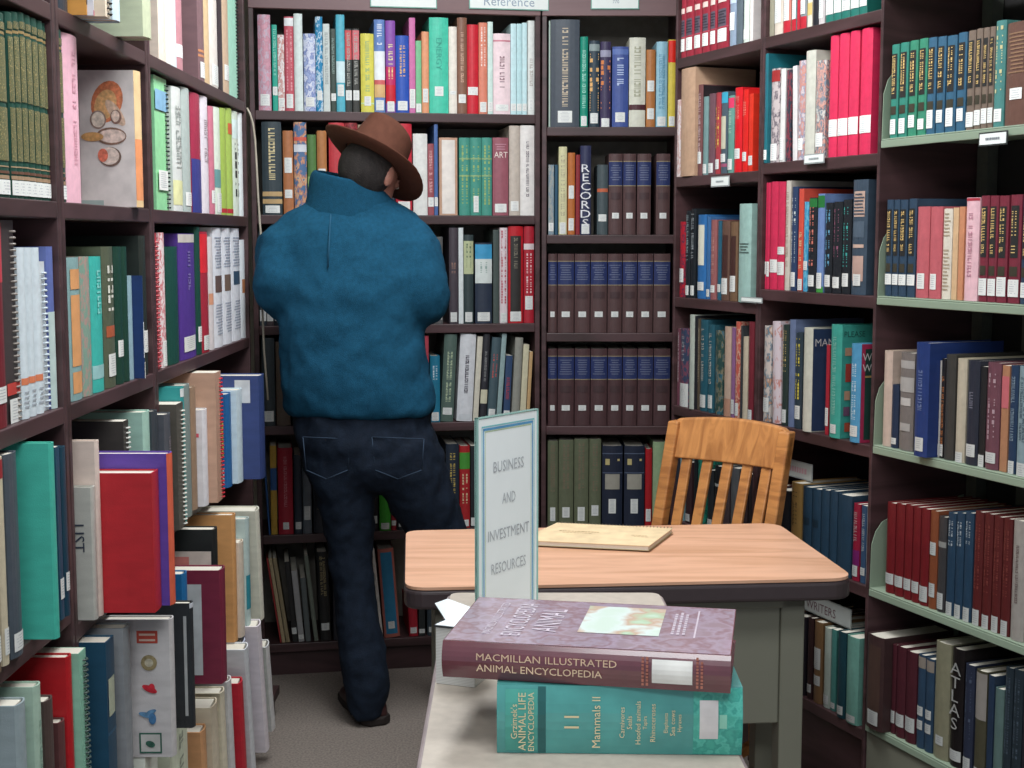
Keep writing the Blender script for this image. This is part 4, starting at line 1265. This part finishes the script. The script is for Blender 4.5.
def teal_spine(r, L, T, fy):
    darkt = mat('teal_dark', '245c5c', .3); green = mat('teal_green', '4cb89c', .25, noise=.25, scale=120)
    sp_rect('spine_band', r, .168 * L + .0, .2 * L, .001, T - .001, fy, darkt)
    sp_rect('spine_band', r, .035 * L, .165 * L, .004, T - .004, fy, mat('teal_mid', '4a9c90', .3))
    sp_rect('spine_band', r, .80 * L, .998 * L, .001, T - .001, fy, mat('teal_wrap', '48a898', .22, noise=.35, scale=70, mott=['3c988c', '58b8a8']))
    lb = sp_rect('call_number_label', r, .825 * L, .9 * L, T * .26, T * .82, fy, mat('label_paper2', 'd8d4d4', .5), .0004)
    sp_rect('call_number_label', r, .905 * L, .935 * L, T * .42, T * .62, fy, mat('label_paper3', '88c4b0', .5), .0004)
    q = MB()
    Y = fy(T / 2) - .0012
    def vt(s, x, hh, z=.5, w=None):  # lettering that runs up the standing spine
        add_text(q, s, (x * L, Y, T * z), (0, 0, 1), (-1, 0, 0), height=hh)
    vt("Grzimek's", .07, .0075); vt('ANIMAL LIFE', .103, .0085); vt('ENCYCLOPEDIA', .14, .0068)
    vt('11', .305, .017); vt('Mammals II', .405, .0095)
    for x, s in ((.51, 'Carnivores'), (.54, 'Seals'), (.575, 'Hoofed animals'), (.605, 'Tapirs'), (.635, 'Rhinoceroses'), (.69, 'Elephants'), (.715, 'Sea cows'), (.745, 'Hyraxes')): vt(s, x, .0058)
    q.build('title_lettering', GOLD, r)
tb0, tb1 = flat(497, 753, ZL), flat(741.5, 755.5, ZL)
tealm = mat('teal_jacket', '4c9894', .22, 1, .12, 25, spec=.6)
T1 = .082
flat_book('hardcover_book', 'thick teal jacketed encyclopedia volume lying flat under the maroon one', tb0, tb1, .2, ZL + .0005, ZL + T1, (tealm,), lambda r, L, D, z: None, teal_spine)
def mac_spine(r, L, T, fy):
    q = MB(); Y = fy(T / 2) - .001
    for s, x0, w, z, hh in (('M', .125, None, .68, .0105), ('ACMILLAN', .205, .082 * L / L, .675, .0085), ('I', .262, None, .68, .0105), ('LLUSTRATED', .34, None, .675, .0085)): pass
    add_text(q, 'MACMILLAN ILLUSTRATED', (.37 * L, Y, T * .66), (1, 0, 0), (0, 0, 1), width=.49 * L, height=.0085)
    add_text(q, 'ANIMAL ENCYCLOPEDIA', (.345 * L, Y, T * .36), (1, 0, 0), (0, 0, 1), width=.44 * L, height=.0085)
    q.build('title_lettering', mat('pale_gilt', 'd8bca0', .4), r)
    sp_rect('call_number_label', r, .735 * L, .872 * L, T * .2, T * .83, fy, mat('label_paper2', 'dcdcd8', .5), .0006)
    for x in (.70, .715, .885, .90):
        q = MB()
        z = .14
        while z < .88: 
            zz = random.uniform(.05, .09); q.add([(x * L, Y, T * z), ((x + .008) * L, Y, T * z), ((x + .008) * L, Y, T * (z + zz)), (x * L, Y, T * (z + zz))], [(0, 1, 2, 3)]); z += zz + .03
        q.build('spine_print', mat('rose_print', 'a86858', .5), r)
def mac_cover(r, L, D, z):
    def rect(nm, x0, x1, y0, y1, m, dz=0): return MB().add([(x0 * L, y0 * D, z + dz), (x1 * L, y0 * D, z + dz), (x1 * L, y1 * D, z + dz), (x0 * L, y1 * D, z + dz)], [(0, 1, 2, 3)]).build(nm, m, r)
    rect('cover_picture', .45, .74, .3, .9, mat('picture_pale', 'c8d8cc', .2, mott=['d0dcd8', 'c0a490', 'b0c8ac'], scale=16), .0002)
    q = MB()
    add_text(q, 'ANIMAL', (.33 * L, .52 * D, z + .0005), (0, 1, 0), (-1, 0, 0), width=.5 * D, height=.03)
    add_text(q, 'ENCYCLOPEDIA', (.22 * L, .52 * D, z + .0005), (0, 1, 0), (-1, 0, 0), width=.72 * D, height=.024)
    add_text(q, 'MACMILLAN ILLUSTRATED', (.13 * L, .52 * D, z + .0005), (0, 1, 0), (-1, 0, 0), width=.7 * D, height=.01)
    q.build('cover_lettering', mat('silver_print', 'c8bcc8', .25), r)
    rect('cover_rule', .862, .868, .3, .9, mat('silver_print', 'c8bcc8', .25), .0003)
    q = MB()
    for i in range(3):
        y = .35
        while y < .8:
            g_ = random.uniform(.02, .05); x = .78 + i * .02; q.add([(x * L, y * D, z + .0004), ((x + .01) * L, y * D, z + .0004), ((x + .01) * L, (y + g_) * D, z + .0004), (x * L, (y + g_) * D, z + .0004)], [(0, 1, 2, 3)]); y += g_ + .012
    q.build('cover_print', mat('silver_print', 'c8bcc8', .25), r)
za = ZL + T1 + .001
mb0, mb1 = flat(443, 676.5, za), flat(730.5, 693.5, za)
macm = mat('maroon_jacket', '64323c', .2, 1, .18, 22, spec=.9)
mr = flat_book('hardcover_book', 'glossy maroon illustrated animal encyclopedia lying on top of the teal volume', mb0, mb1, .205, za, za + .044, (macm,), mac_cover, mac_spine)
# mottled glossy upper cover
L_ = (Vector(mb1) - Vector(mb0)).length
MB().add([(.001, .003, .0442), (L_ - .001, .003, .0442), (L_ - .001, .203, .0442), (.001, .203, .0442)], [(0, 1, 2, 3)]).build('cover_jacket', mat('jacket_pattern', '94808a', .16, 1, mott=['a090a0', '8c7078', '9a8c9c'], scale=28, spec=1.0), mr)
# leaflets standing behind the encyclopedia
lf = empty('leaflet_stack', loc=(-.062, 1.85, ZL + .0005)); tag(lf, 'small stack of white leaflets with a curled top sheet beside the maroon encyclopedia', 'leaflets')
lf.rotation_euler.z = -.35
mw = mat('leaflet_paper', 'dce4e8', .6, noise=.04)
MB().box(-.036, .02, -.02, .05, 0, .078).build('paper_pile', paper_z, lf)
MB().box(-.038, .022, -.022, .052, .0785, .081).build('dark_cover', mat('dark_card', '303438', .5), lf)
q = MB(); q.add([(-.036, -.022, .082), (.02, -.022, .0815), (.02, .05, .0815), (-.046, .045, .1), (-.03, .0, .083), (-.05, .01, .102)], [(0, 1, 2, 4), (4, 2, 3, 5)]); o_ = q.build('curled_sheet', mw, lf)
so = o_.modifiers.new('s', 'SOLIDIFY'); so.thickness = .001

# sign in an acrylic stand
sa = Vector((-.0515, 2.05)); sb = Vector((.0405, 2.17)); u = (sb - sa).normalized(); n = Vector((-u.y, u.x)); Ws = (sb - sa).length
Hs = z_at(sa.x, sa.y, 418.5) - ZL
sg = empty('tabletop_sign', Matrix(((u.x, n.x, 0, sa.x), (u.y, n.y, 0, sa.y), (0, 0, 1, ZL + .0005), (0, 0, 0, 1)))); tag(sg, 'white tabletop sign about business and investment resources in a clear acrylic stand', 'sign')
acr = mat('acrylic_edge', '9cc4bc', .15, 1, .02)
ac2 = bpy.data.materials.new('clear_acrylic'); ac2.use_nodes = True; bb = ac2.node_tree.nodes['Principled BSDF']; bb.inputs['Transmission Weight'].default_value = 1; bb.inputs['Roughness'].default_value = .05; bb.inputs['Base Color'].default_value = (.9, .97, .96, 1); bb.inputs['IOR'].default_value = 1.2
MB().box(.003, Ws - .003, 0, .0012, .004, Hs - .003).build('paper_insert', mat('sign_paper', 'eef4fa', .5, noise=.01), sg)
MB().box(0, Ws, .0014, .004, 0, Hs).build('back_pane', ac2, sg)
q = MB()
for bx in ((0, .002, 0, Hs), (Ws - .002, Ws, 0, Hs), (0, Ws, Hs - .002, Hs), (0, Ws, 0, .002)): q.box(bx[0], bx[1], -.0012, .0052, bx[2], bx[3])
q.build('pane_edge', acr, sg)
MB().box(0, Ws, .004, .075, 0, .003).build('foot', ac2, sg)
def sborder(m, ins, th):
    q = MB(); X0, X1, Z0, Z1 = ins, Ws - ins, ins + .008, Hs - ins - .004
    for a, b, c, d in ((X0, X1, Z1 - th, Z1), (X0, X1, Z0, Z0 + th), (X0, X0 + th * .7, Z0, Z1), (X1 - th * .7, X1, Z0, Z1)): q.add([(a, -.0006, c), (b, -.0006, c), (b, -.0006, d), (a, -.0006, d)], [(0, 1, 2, 3)])
    q.build('border_print', m, sg)
sborder(mat('border_teal', '88c8cc', .5), .010, .0022); sborder(mat('border_blue', '5c9cc8', .5), .0135, .0035); sborder(mat('border_olive', 'b4c8a0', .5), .018, .0015)
q = MB()
for s, z, w in (('BUSINESS', .765, .5), ('AND', .615, .22), ('INVESTMENT', .455, .68), ('RESOURCES', .30, .57)): add_text(q, s, (Ws * .5, -.001, Hs * z), (1, 0, 0), (0, 0, 1), width=Ws * w, height=.0165)
q.build('lettering', mat('sign_grey', 'b4b8bc', .5), sg)
# cable at the end of the aisle bookcase
pts = [plane_pt((0, 4.05), (1, 0), (0, 1), x, y, 0) for x, y in ((247, 108), (250, 114), (253, 124), (255, 140), (256.5, 165), (258, 195), (260, 225), (263, 260), (262, 300), (264, 350), (268, 400))]
r = empty('cable', loc=pts[0]); tag(r, 'beige cable hanging down the end of the aisle bookcase', 'cable')
MB().tube([p - pts[0] for p in pts], .0032, 8).build('cable_sheath', mat('cable_beige', 'b0a898', .5), r)
for x, y in ((44, 211), (140, 233.5)):   # shelf clips under the boards
    pass

# ------------------------------------------------------------------ the man
MAN_Y = 3.93
def pm_(px, py, Y=MAN_Y, ): 
    r = ray(px, py); t = Y / r.y; return Vector((0, 0, CZ)) + r * t
man = empty('person', loc=(pm_(366, 735).x, MAN_Y, 0)); tag(man, 'person in a brown fedora, teal fleece and dark jeans browsing the shelves, seen from behind', 'person')
MO = Vector(man.location)
def ell(c, ax, bx, rx, ry, n=20):
    c = Vector(c); return [c + Vector(ax) * (rx * math.cos(2 * math.pi * i / n)) + Vector(bx) * (ry * math.sin(2 * math.pi * i / n)) for i in range(n)]
def remeshed(mb, nm, m, parent, vox, sm=6, sub=0, disp=None):
    mb.v = [tuple(Vector(v) - MO) for v in mb.v]
    o = mb.build(nm, m, parent, True)
    for p in o.data.polygons: p.use_smooth = True
    r = o.modifiers.new('r', 'REMESH'); r.mode = 'VOXEL'; r.voxel_size = vox; r.use_smooth_shade = True
    s = o.modifiers.new('s', 'SMOOTH'); s.iterations = sm; s.factor = .5
    if disp:
        t = bpy.data.textures.new(nm, 'CLOUDS'); t.noise_scale = disp[1]
        d = o.modifiers.new('d', 'DISPLACE'); d.texture = t; d.strength = disp[0]; d.mid_level = .5; d.texture_coords = 'LOCAL'
    return o
# jacket: torso rings from the silhouette (row, left, right, depth, Y)
JK = []
for py, l, r_, dep, Y in ((176, 322, 376, .05, 3.99), (190, 318, 382, .06, 3.995), (203, 303, 398, .082, 3.995), (213, 282, 418, .09, 3.99), (228, 272, 430, .105, 3.98), (255, 274, 425, .12, 3.97), (290, 276, 424, .13, 3.955),
                          (320, 276, 424, .13, 3.95), (350, 278, 426, .13, 3.945), (380, 279, 431, .13, 3.94), (402, 281, 437, .128, 3.94), (412, 284, 437, .122, 3.94), (417, 288, 434, .115, 3.94)):
    A, B = pm_(l, py, Y - .03), pm_(r_, py, Y - .03); c = (A + B) / 2; c.y = Y
    JK.append(ell(c, (1, 0, 0), (0, 1, 0), (B.x - A.x) / 2, dep))
j = MB().loft(JK)
def arm(sh, el, wr, r0, r1, r2):
    P = []; R = []
    for i in range(6): t = i / 6; P.append(sh.lerp(el, t)); R.append(r0 + (r1 - r0) * t)
    for i in range(7): t = i / 6; P.append(el.lerp(wr, t)); R.append(r1 + (r2 - r1) * t)
    # soften the elbow
    for k in range(2): P = [P[0]] + [(P[i - 1] + P[i] * 2 + P[i + 1]) / 4 for i in range(1, len(P) - 1)] + [P[-1]]
    return P, R
SL, EL, WL = pm_(286, 240, 3.98), pm_(276, 292, 3.93), pm_(318, 318, 4.16)
SR, ER, WR = pm_(411, 243, 3.98), pm_(427, 303, 3.93), pm_(384, 318, 4.16)
for a_ in ((SL, EL, WL), (SR, ER, WR)):
    P, R = arm(*a_, .084, .074, .05); j.tube(P, R, 16)
for v_ in (SL, SR): j.tube([v_ + Vector((0, 0, .045)), v_, v_ - Vector((0, 0, .05))], [.05, .075, .07], 14)
fleece = mat('teal_fleece', '184a64', .95, 1, .13, 90, bump=.5, bscale=420, spec=.15)
remeshed(j, 'jacket', fleece, man, .011, 16, disp=(.024, .08))
jk = man.children[-1]
# collar: a standing tube, thick walled
cr_ = []
for py, l, r_, k in ((207, 303, 398, 0), (192, 307, 394, 0), (177, 308, 388, 0), (169, 312, 380, 0)):
    A, B = pm_(l, py + (0 if k == 0 else 0), 3.97), pm_(r_, py + 14 * (1), 3.97); c = (A + B) / 2; c.y = 3.985
    ax = (B - A).normalized(); cr_.append(ell(c, ax, (0, 1, .08), (B - A).length / 2, .088, 24))
inner = [[c_ + (v - c_) * .86 for v in rg] for rg in cr_[::-1] for c_ in [sum(rg, Vector()) / len(rg)]]
co = MB().loft(cr_ + inner, cap=False)
co.v = [tuple(Vector(v) - MO) for v in co.v]
c_ = co.build('collar', fleece, jk, True); sb_ = c_.modifiers.new('s', 'SUBSURF'); sb_.levels = sb_.render_levels = 2
# jacket seams
q = MB(); q.tube([pm_(331, 214, 3.905), pm_(330, 225, 3.88), pm_(329, 245, 3.85), pm_(328, 268, 3.845)], .0022, 6)
q.v = [tuple(Vector(v) - MO) for v in q.v]; q.build('back_seam', mat('seam_teal', '1a506c', .9), jk)
# jeans
j = MB(); rg = []
for py, l, r_, dep in ((408, 290, 434, .105), (425, 292, 431, .115), (445, 297, 430, .12), (465, 303, 432, .115), (480, 308, 428, .1), (488, 318, 420, .07)):
    A, B = pm_(l, py), pm_(r_, py); c = (A + B) / 2; rg.append(ell((c.x, 3.945, c.z), (1, 0, 0), (0, 1, 0), (B.x - A.x) / 2, dep))
j.loft(rg)
P = []; R = []
for py, l, r_, Y in ((455, 300, 372, 3.945), (485, 312, 376, 3.945), (520, 322, 375, 3.95), (555, 328, 373, 3.955), (590, 333, 375, 3.955), (620, 336, 380, 3.95), (650, 338, 385, 3.945), (680, 344, 389, 3.94), (700, 347, 388, 3.94), (714, 348, 386, 3.945)):
    A, B = pm_(l, py, Y), pm_(r_, py, Y); P.append((A + B) / 2); R.append((B - A).length / 2)
j.tube(P, R, 18)
P = []; R = []
for py, l, r_, Y in ((445, 355, 438, 3.95), (470, 372, 448, 3.96), (500, 388, 457, 3.98), (530, 408, 468, 4.01), (555, 422, 474, 4.04)):
    A, B = pm_(l, py, Y), pm_(r_, py, Y); P.append((A + B) / 2); R.append((B - A).length / 2 * .97)
P += [Vector((-.19, 4.04, .42)), Vector((-.165, 4.02, .28)), Vector((-.145, 4.0, .12))]; R += [.068, .06, .055]
j.tube(P, R, 18)
denim = mat('dark_denim', '16202e', .85, 1, .22, 50, bump=.3, bscale=300, spec=.2)
remeshed(j, 'jeans', denim, man, .011, 6, disp=(.02, .06)); jn = man.children[-1]
q = MB()
for x0, x1 in ((303, 350), (372, 424)):
    for a_, b_ in (((x0, 437), (x1, 439)), ((x0, 437), (x0 + 3, 470)), ((x1, 439), (x1 - 2, 470)), ((x0 + 3, 470), ((x0 + x1) / 2, 479)), (((x0 + x1) / 2, 479), (x1 - 2, 470))):
        q.tube([pm_(a_[0], a_[1], 3.832), pm_(b_[0], b_[1], 3.832)], .0016, 5)
q.v = [tuple(Vector(v) - MO) for v in q.v]; q.build('pocket_stitching', mat('stitching', '2a3a4c', .9), jn)
# body: head with face, neck, trunk, arms with hands, legs
HC = pm_(370, 173, 3.985)
HM = Matrix.Translation(HC) @ Matrix.Rotation(math.radians(-32), 4, 'Z') @ Matrix.Rotation(math.radians(-24), 4, 'X') @ Matrix.Rotation(math.radians(9), 4, 'Y')
def sph(mb, c, r, M=None, nu=16, nv=10):
    rings = []
    for i in range(nv + 1):
        ph = math.pi * (i / nv - .5) * .998; rings.append([Vector((c[0] + r[0] * math.cos(ph) * math.cos(2 * math.pi * k / nu), c[1] + r[1] * math.cos(ph) * math.sin(2 * math.pi * k / nu), c[2] + r[2] * math.sin(ph))) for k in range(nu)])
    if M: rings = [[M @ v for v in g_] for g_ in rings]
    return mb.loft(rings)
b = MB()
sph(b, (0, -.005, .012), (.074, .09, .08), HM); sph(b, (0, .035, -.035), (.06, .062, .075), HM)   # skull, jaw
sph(b, (0, .085, -.075), (.024, .018, .022), HM)                                                   # chin
b.tube([HM @ Vector((0, .088, .02)), HM @ Vector((0, .108, -.02)), HM @ Vector((0, .092, -.028))], [.009, .014, .009], 10)   # nose
for s in (-1, 1):
    sph(b, (s * .079, -.005, -.005), (.009, .019, .032), HM, 10, 8)                                # ears
    sph(b, (s * .032, .083, .022), (.024, .012, .007), HM, 10, 6)                                   # brows
    sph(b, (s * .03, .084, .004), (.014, .012, .009), HM, 10, 6)                                    # eyes
sph(b, (0, .094, -.046), (.024, .01, .006), HM, 10, 6)                                              # lips
b.tube([HM @ Vector((0, -.01, -.05)), pm_(352, 200, 3.99), pm_(351, 225, 3.985)], [.058, .062, .075], 14)
tr = []
for py, rx, ry in ((205, .07, .05), (232, .12, .06), (260, .17, .095), (320, .15, .09), (380, .15, .09), (440, .15, .09), (475, .13, .08)):
    c = pm_(353, py, 3.965); tr.append(ell((c.x, 3.96, c.z), (1, 0, 0), (0, 1, 0), rx, ry, 16))
b.loft(tr)
for s_, e_, w_ in ((SL, EL, WL), (SR, ER, WR)):
    P, R = arm(s_, e_, w_ + (w_ - e_) * .1, .048, .04, .027); b.tube(P, R, 12)
# hands holding an open book: palm, four unequal bent fingers, thumb from the side
BK = (WL + WR) / 2 + Vector((0, .13, .045))
for s, wr in ((-1, WL), (1, WR)):
    base = wr + Vector((0, .03, .0)); tip = Vector((BK.x + s * .085, BK.y - .045, BK.z - .035))
    d = (tip - base).normalized(); sd = Vector((-s, 0, 0)); 
    b.tube([base, base.lerp(tip, .5), tip], [.027, .034, .03], 12)
    for f in range(4):
        L = (.062, .072, .068, .052)[f]; z = .03 - f * .02
        p0 = tip + Vector((s * .004, -.004, z)); p1 = p0 + Vector((0, .03, .005)); p2 = p1 + Vector((-s * .018, .022, .004)); p3 = p2 + Vector((-s * L * .45, .006, 0))
        b.tube([p0, p1, p2, p3], [.0095, .009, .0085, .0072], 8)
    p0 = base.lerp(tip, .45) + Vector((-s * .02, 0, .018)); b.tube([p0, p0 + Vector((-s * .02, .02, .022)), p0 + Vector((-s * .034, .038, .03))], [.012, .0105, .009], 8)
b.tube([pm_(338, 470, 3.95), pm_(352, 580, 3.955), pm_(366, 700, 3.94)], [.07, .05, .03], 12)
b.tube([pm_(402, 470, 3.96), pm_(445, 545, 4.03), Vector((-.165, 4.02, .28)), Vector((-.145, 4.0, .08))], [.07, .055, .048, .038], 12)
skin = mat('skin', 'b07c6c', .55, 1, .06, 30)
remeshed(b, 'body', skin, man, .0062, 3); 
# hair: a close shell over the back and sides of the skull
h = MB(); rings = []
for i in range(13):
    ph = -1.12 + i * .2; row_ = []
    for k in range(24):
        th_ = math.pi * 2 * k / 24; ca = math.cos(ph)
        x = .083 * ca * math.cos(th_); y = -.007 + .0985 * ca * math.sin(th_); z = .004 + .088 * math.sin(ph)
        if math.sin(th_) > .25 and z < .075: x *= .86; y *= .72
        row_.append(HM @ Vector((x, y, z)) - MO)
    rings.append(row_)
h.loft(rings); ho = h.build('hair', mat('grey_dark_hair', '2c2827', .8, 1, .35, 70, bump=.6, bscale=260, stretch=(1, 1, .3)), man, True); sb_ = ho.modifiers.new('s', 'SUBSURF'); sb_.levels = sb_.render_levels = 1
q = MB()
for s in (-1, 1): sph(q, (s * .03, .0935, .004), (.0075, .004, .005), HM, 10, 6)
q.v = [tuple(Vector(v) - MO) for v in q.v]; q.build('eyes', mat('eye_white', 'd8d4cc', .3), man)
# fedora
felt = mat('brown_felt', '5c3a2e', .9, 1, .1, 60, bump=.25, bscale=500, spec=.15)
FM = Matrix.Translation(-MO) @ HM @ Matrix.Translation((-.004, -.002, .024)) @ Matrix.Rotation(math.radians(5), 4, 'Y') @ Matrix.Rotation(math.radians(-8), 4, 'X') @ Matrix.Diagonal((1.08, 1.06, 1.25, 1))
hat = empty('fedora'); hat.parent = man; hat.matrix_local = FM
rings = []
for i, (rr, dz) in enumerate(((.080, .004), (.095, .001), (.112, -.001), (.130, .001), (.141, .006), (.143, .0085), (.14, .009), (.128, .0045), (.11, .0025), (.093, .0045), (.080, .008))):
    rings.append([Vector((rr * math.cos(2 * math.pi * k / 40), rr * 1.13 * math.sin(2 * math.pi * k / 40), dz + .012 * math.cos(2 * math.pi * k / 40) ** 2 * (rr / .14) ** 2 - .012 * max(0, math.sin(2 * math.pi * k / 40)) * (rr / .14) ** 3)) for k in range(40)])
MB().loft(rings, cap=False).build('brim', felt, hat, True)
rings = []
for i in range(9):
    t = i / 8; z = .004 + .082 * t; rr = .0815 - .014 * t
    rings.append([Vector((rr * math.cos(a_) * (1 - .12 * t * max(0, math.sin(a_))), rr * 1.16 * math.sin(a_), z + .012 * t * (-math.sin(a_)))) for a_ in [2 * math.pi * k / 40 for k in range(40)]])
for t, dz in ((.9, .006), (.7, .004), (.4, -.014), (.08, -.022)):
    rings.append([Vector((.0675 * t * math.cos(a_), .0675 * 1.16 * t * math.sin(a_), .086 + dz + .012 * t * (-math.sin(a_)) + .006 * abs(math.cos(a_)) * t)) for a_ in [2 * math.pi * k / 40 for k in range(40)]])
cw = MB().loft(rings).build('crown', felt, hat, True); sb_ = cw.modifiers.new('s', 'SUBSURF'); sb_.levels = sb_.render_levels = 1
MB().loft([[Vector((.0832 * (1 - .03 * t) * math.cos(a_), .0832 * 1.16 * (1 - .03 * t) * math.sin(a_), .008 + .024 * t)) for a_ in [2 * math.pi * k / 40 for k in range(40)]] for t in (0, .5, 1)], cap=False).build('hat_band', mat('ribbon', '4c2e28', .6), hat, True)
# shoes
def shoe(P, ang):
    M = Matrix.Translation(P - MO) @ Matrix.Rotation(ang, 4, 'Z')
    r = empty('shoe'); r.parent = man; r.matrix_local = M @ Matrix.Diagonal((1.15, 1.12, 1.2, 1))
    so_ = [(-.038, -.07), (-.02, -.088), (.02, -.088), (.038, -.07), (.036, 0), (.047, .09), (.045, .15), (.025, .19), (-.02, .19), (-.042, .15), (-.045, .09), (-.036, 0)]
    s2 = MB().prism(so_, 0, .022).build('sole', mat('shoe_sole', '241c1a', .7), r); bevel(s2, .005, 2)
    rings = []
    for y, w, z1 in ((-.082, .022, .06), (-.07, .034, .075), (-.03, .037, .085), (.02, .038, .08), (.06, .043, .068), (.11, .045, .052), (.15, .041, .042), (.178, .026, .03)):
        rings.append([Vector((w * math.cos(a_), y, .018 + (z1 - .018) * max(0, math.sin(a_)) ** .8 if math.sin(a_) > 0 else .018)) for a_ in [2 * math.pi * k / 16 for k in range(16)]])
    u_ = MB().loft(rings).build('upper', mat('brown_leather', '3a2020', .4, 1, .1), r, True); sb_ = u_.modifiers.new('s', 'SUBSURF'); sb_.levels = sb_.render_levels = 2
shoe(Vector((pm_(366, 720).x, 4.0, 0)), math.radians(22)); shoe(Vector((-.15, 4.07, 0)), math.radians(-8))
# the book he reads
ob = empty('open_book', Matrix.Translation(BK + Vector((0, .02, .0))) @ Matrix.Rotation(math.radians(55), 4, 'X')); tag(ob, 'open book held up by the person in the fedora', 'book')
for s in (-1, 1):
    MB().add([(0, -.1, 0), (s * .14, -.1, .02), (s * .14, .1, .02), (0, .1, 0), (0, -.1, -.003), (s * .14, -.1, .017), (s * .14, .1, .017), (0, .1, -.003)],
             [(0, 1, 2, 3), (7, 6, 5, 4), (0, 4, 5, 1), (1, 5, 6, 2), (2, 6, 7, 3), (3, 7, 4, 0)]).build('cover', mat('cover_blue', '30486c', .5), ob, True)
    MB().add([(0, -.097, .001), (s * .134, -.097, .02), (s * .134, .097, .02), (0, .097, .001), (0, -.097, .012), (s * .06, -.097, .026), (s * .134, -.097, .028), (0, .097, .012), (s * .06, .097, .026), (s * .134, .097, .028)],
             [(0, 1, 6, 5, 4), (3, 7, 8, 9, 2), (4, 5, 8, 7), (5, 6, 9, 8), (1, 2, 9, 6), (0, 4, 7, 3)]).build('pages', mat('open_page', 'e4e0d4', .7), ob, True)

# ------------------------------------------------------------------ labels for the books
SZ = {}
def size_word(w, H, others):
    if w > .042: return 'thick '
    if w < .0125: return 'thin '
    if H > .3: return 'tall '
    if H < .2: return 'short '
    if w < .019: return 'slim '
    return ''
KW = {'hardcover': 'hardcover', 'paperback': 'paperback', 'spiral': 'spiral-bound book', 'volume': 'volume', 'binder': 'ring binder'}
rows = {}
for e in REG: rows.setdefault(e[0], []).append(e)
nw = lambda s: len(s.replace(',', ' ').split())
seen = set(); pend = []
for key, es in rows.items():
    es.sort(key=lambda e: (e[9][0] * (1 if key[0] in 'BC' else 0) + (e[9][1] if key[0] == 'L' else (-e[9][1] if key[0] in 'RSG' else 0))))
    ph, grp = ROWS[key]
    descs = [size_word(e[4], e[5], es) + e[3] + ' ' + KW[e[6]] + e[7] for e in es]
    short = [size_word(e[4], e[5], es) + e[3] + ' ' + KW[e[6]] for e in es]
    for i, e in enumerate(es):
        e[2]['category'] = 'book' if e[6] != 'binder' else 'binder'
        e[2]['group'] = grp
        if e[8]: e[2]['label'] = e[8]; seen.add(e[8]); continue
        c = []
        if descs.count(descs[i]) == 1: c.append(descs[i] + ' on the ' + ph)
        nbr = []
        if i: nbr.append(es[i - 1][3])
        if i + 1 < len(es): nbr.append(es[i + 1][3])
        if len(nbr) == 2 and nbr[0] != nbr[1]:
            trip = lambda q_, D: (D[q_],) + tuple(sorted((es[q_ - 1][3], es[q_ + 1][3]))) if 0 < q_ < len(es) - 1 else None
            for D in (descs, short):
                if [trip(q_, D) for q_ in range(len(es))].count(trip(i, D)) == 1: c.append(D[i] + ' between %s and %s ones, ' % (nbr[0], nbr[1]) + ph)
        c.append(short[i] + ', ' + ORD[i] + ' from left, ' + ph)
        c.append(es[i][3] + ' ' + KW[e[6]].split()[0] + ', ' + ORD[i] + ' from left, ' + ph)
        c.append(es[i][3] + ' book, ' + ORD[i] + ' from left, ' + ph)
        for s_ in c:
            if nw(s_) <= 16 and s_ not in seen: break
        seen.add(s_); e[2]['label'] = s_

# ------------------------------------------------------------------ light
def area(name, loc, sx, sy, power, rot=(0, 0, 0), col=(1, 1, 1)):
    l = bpy.data.lights.new(name, 'AREA'); l.shape = 'RECTANGLE'; l.size = sx; l.size_y = sy; l.energy = power; l.color = col
    o = bpy.data.objects.new(name, l); COL.objects.link(o); o.location = loc; o.rotation_euler = rot; return o
area('ceiling_and_fill_light', (-.05, 3.0, 2.76), .5, 1.3, 48, col=(.95, .98, 1))
area('ceiling_and_fill_light', (.25, 1.2, 2.76), 1.2, .6, 30, col=(.95, .98, 1))
area('ceiling_and_fill_light', (-.1, -.5, 2.7), 1.2, .6, 34, rot=(math.radians(38), 0, 0), col=(.95, .98, 1))  # added fill lamp, tilted forward to brighten upright faces; not a real fixture
w = bpy.data.worlds.new('world'); SC.world = w; w.use_nodes = True
w.node_tree.nodes['Background'].inputs[0].default_value = (.75, .85, 1, 1); w.node_tree.nodes['Background'].inputs[1].default_value = .55
SC.view_settings.view_transform = 'Standard'; SC.view_settings.look = 'None'; SC.view_settings.exposure = 0
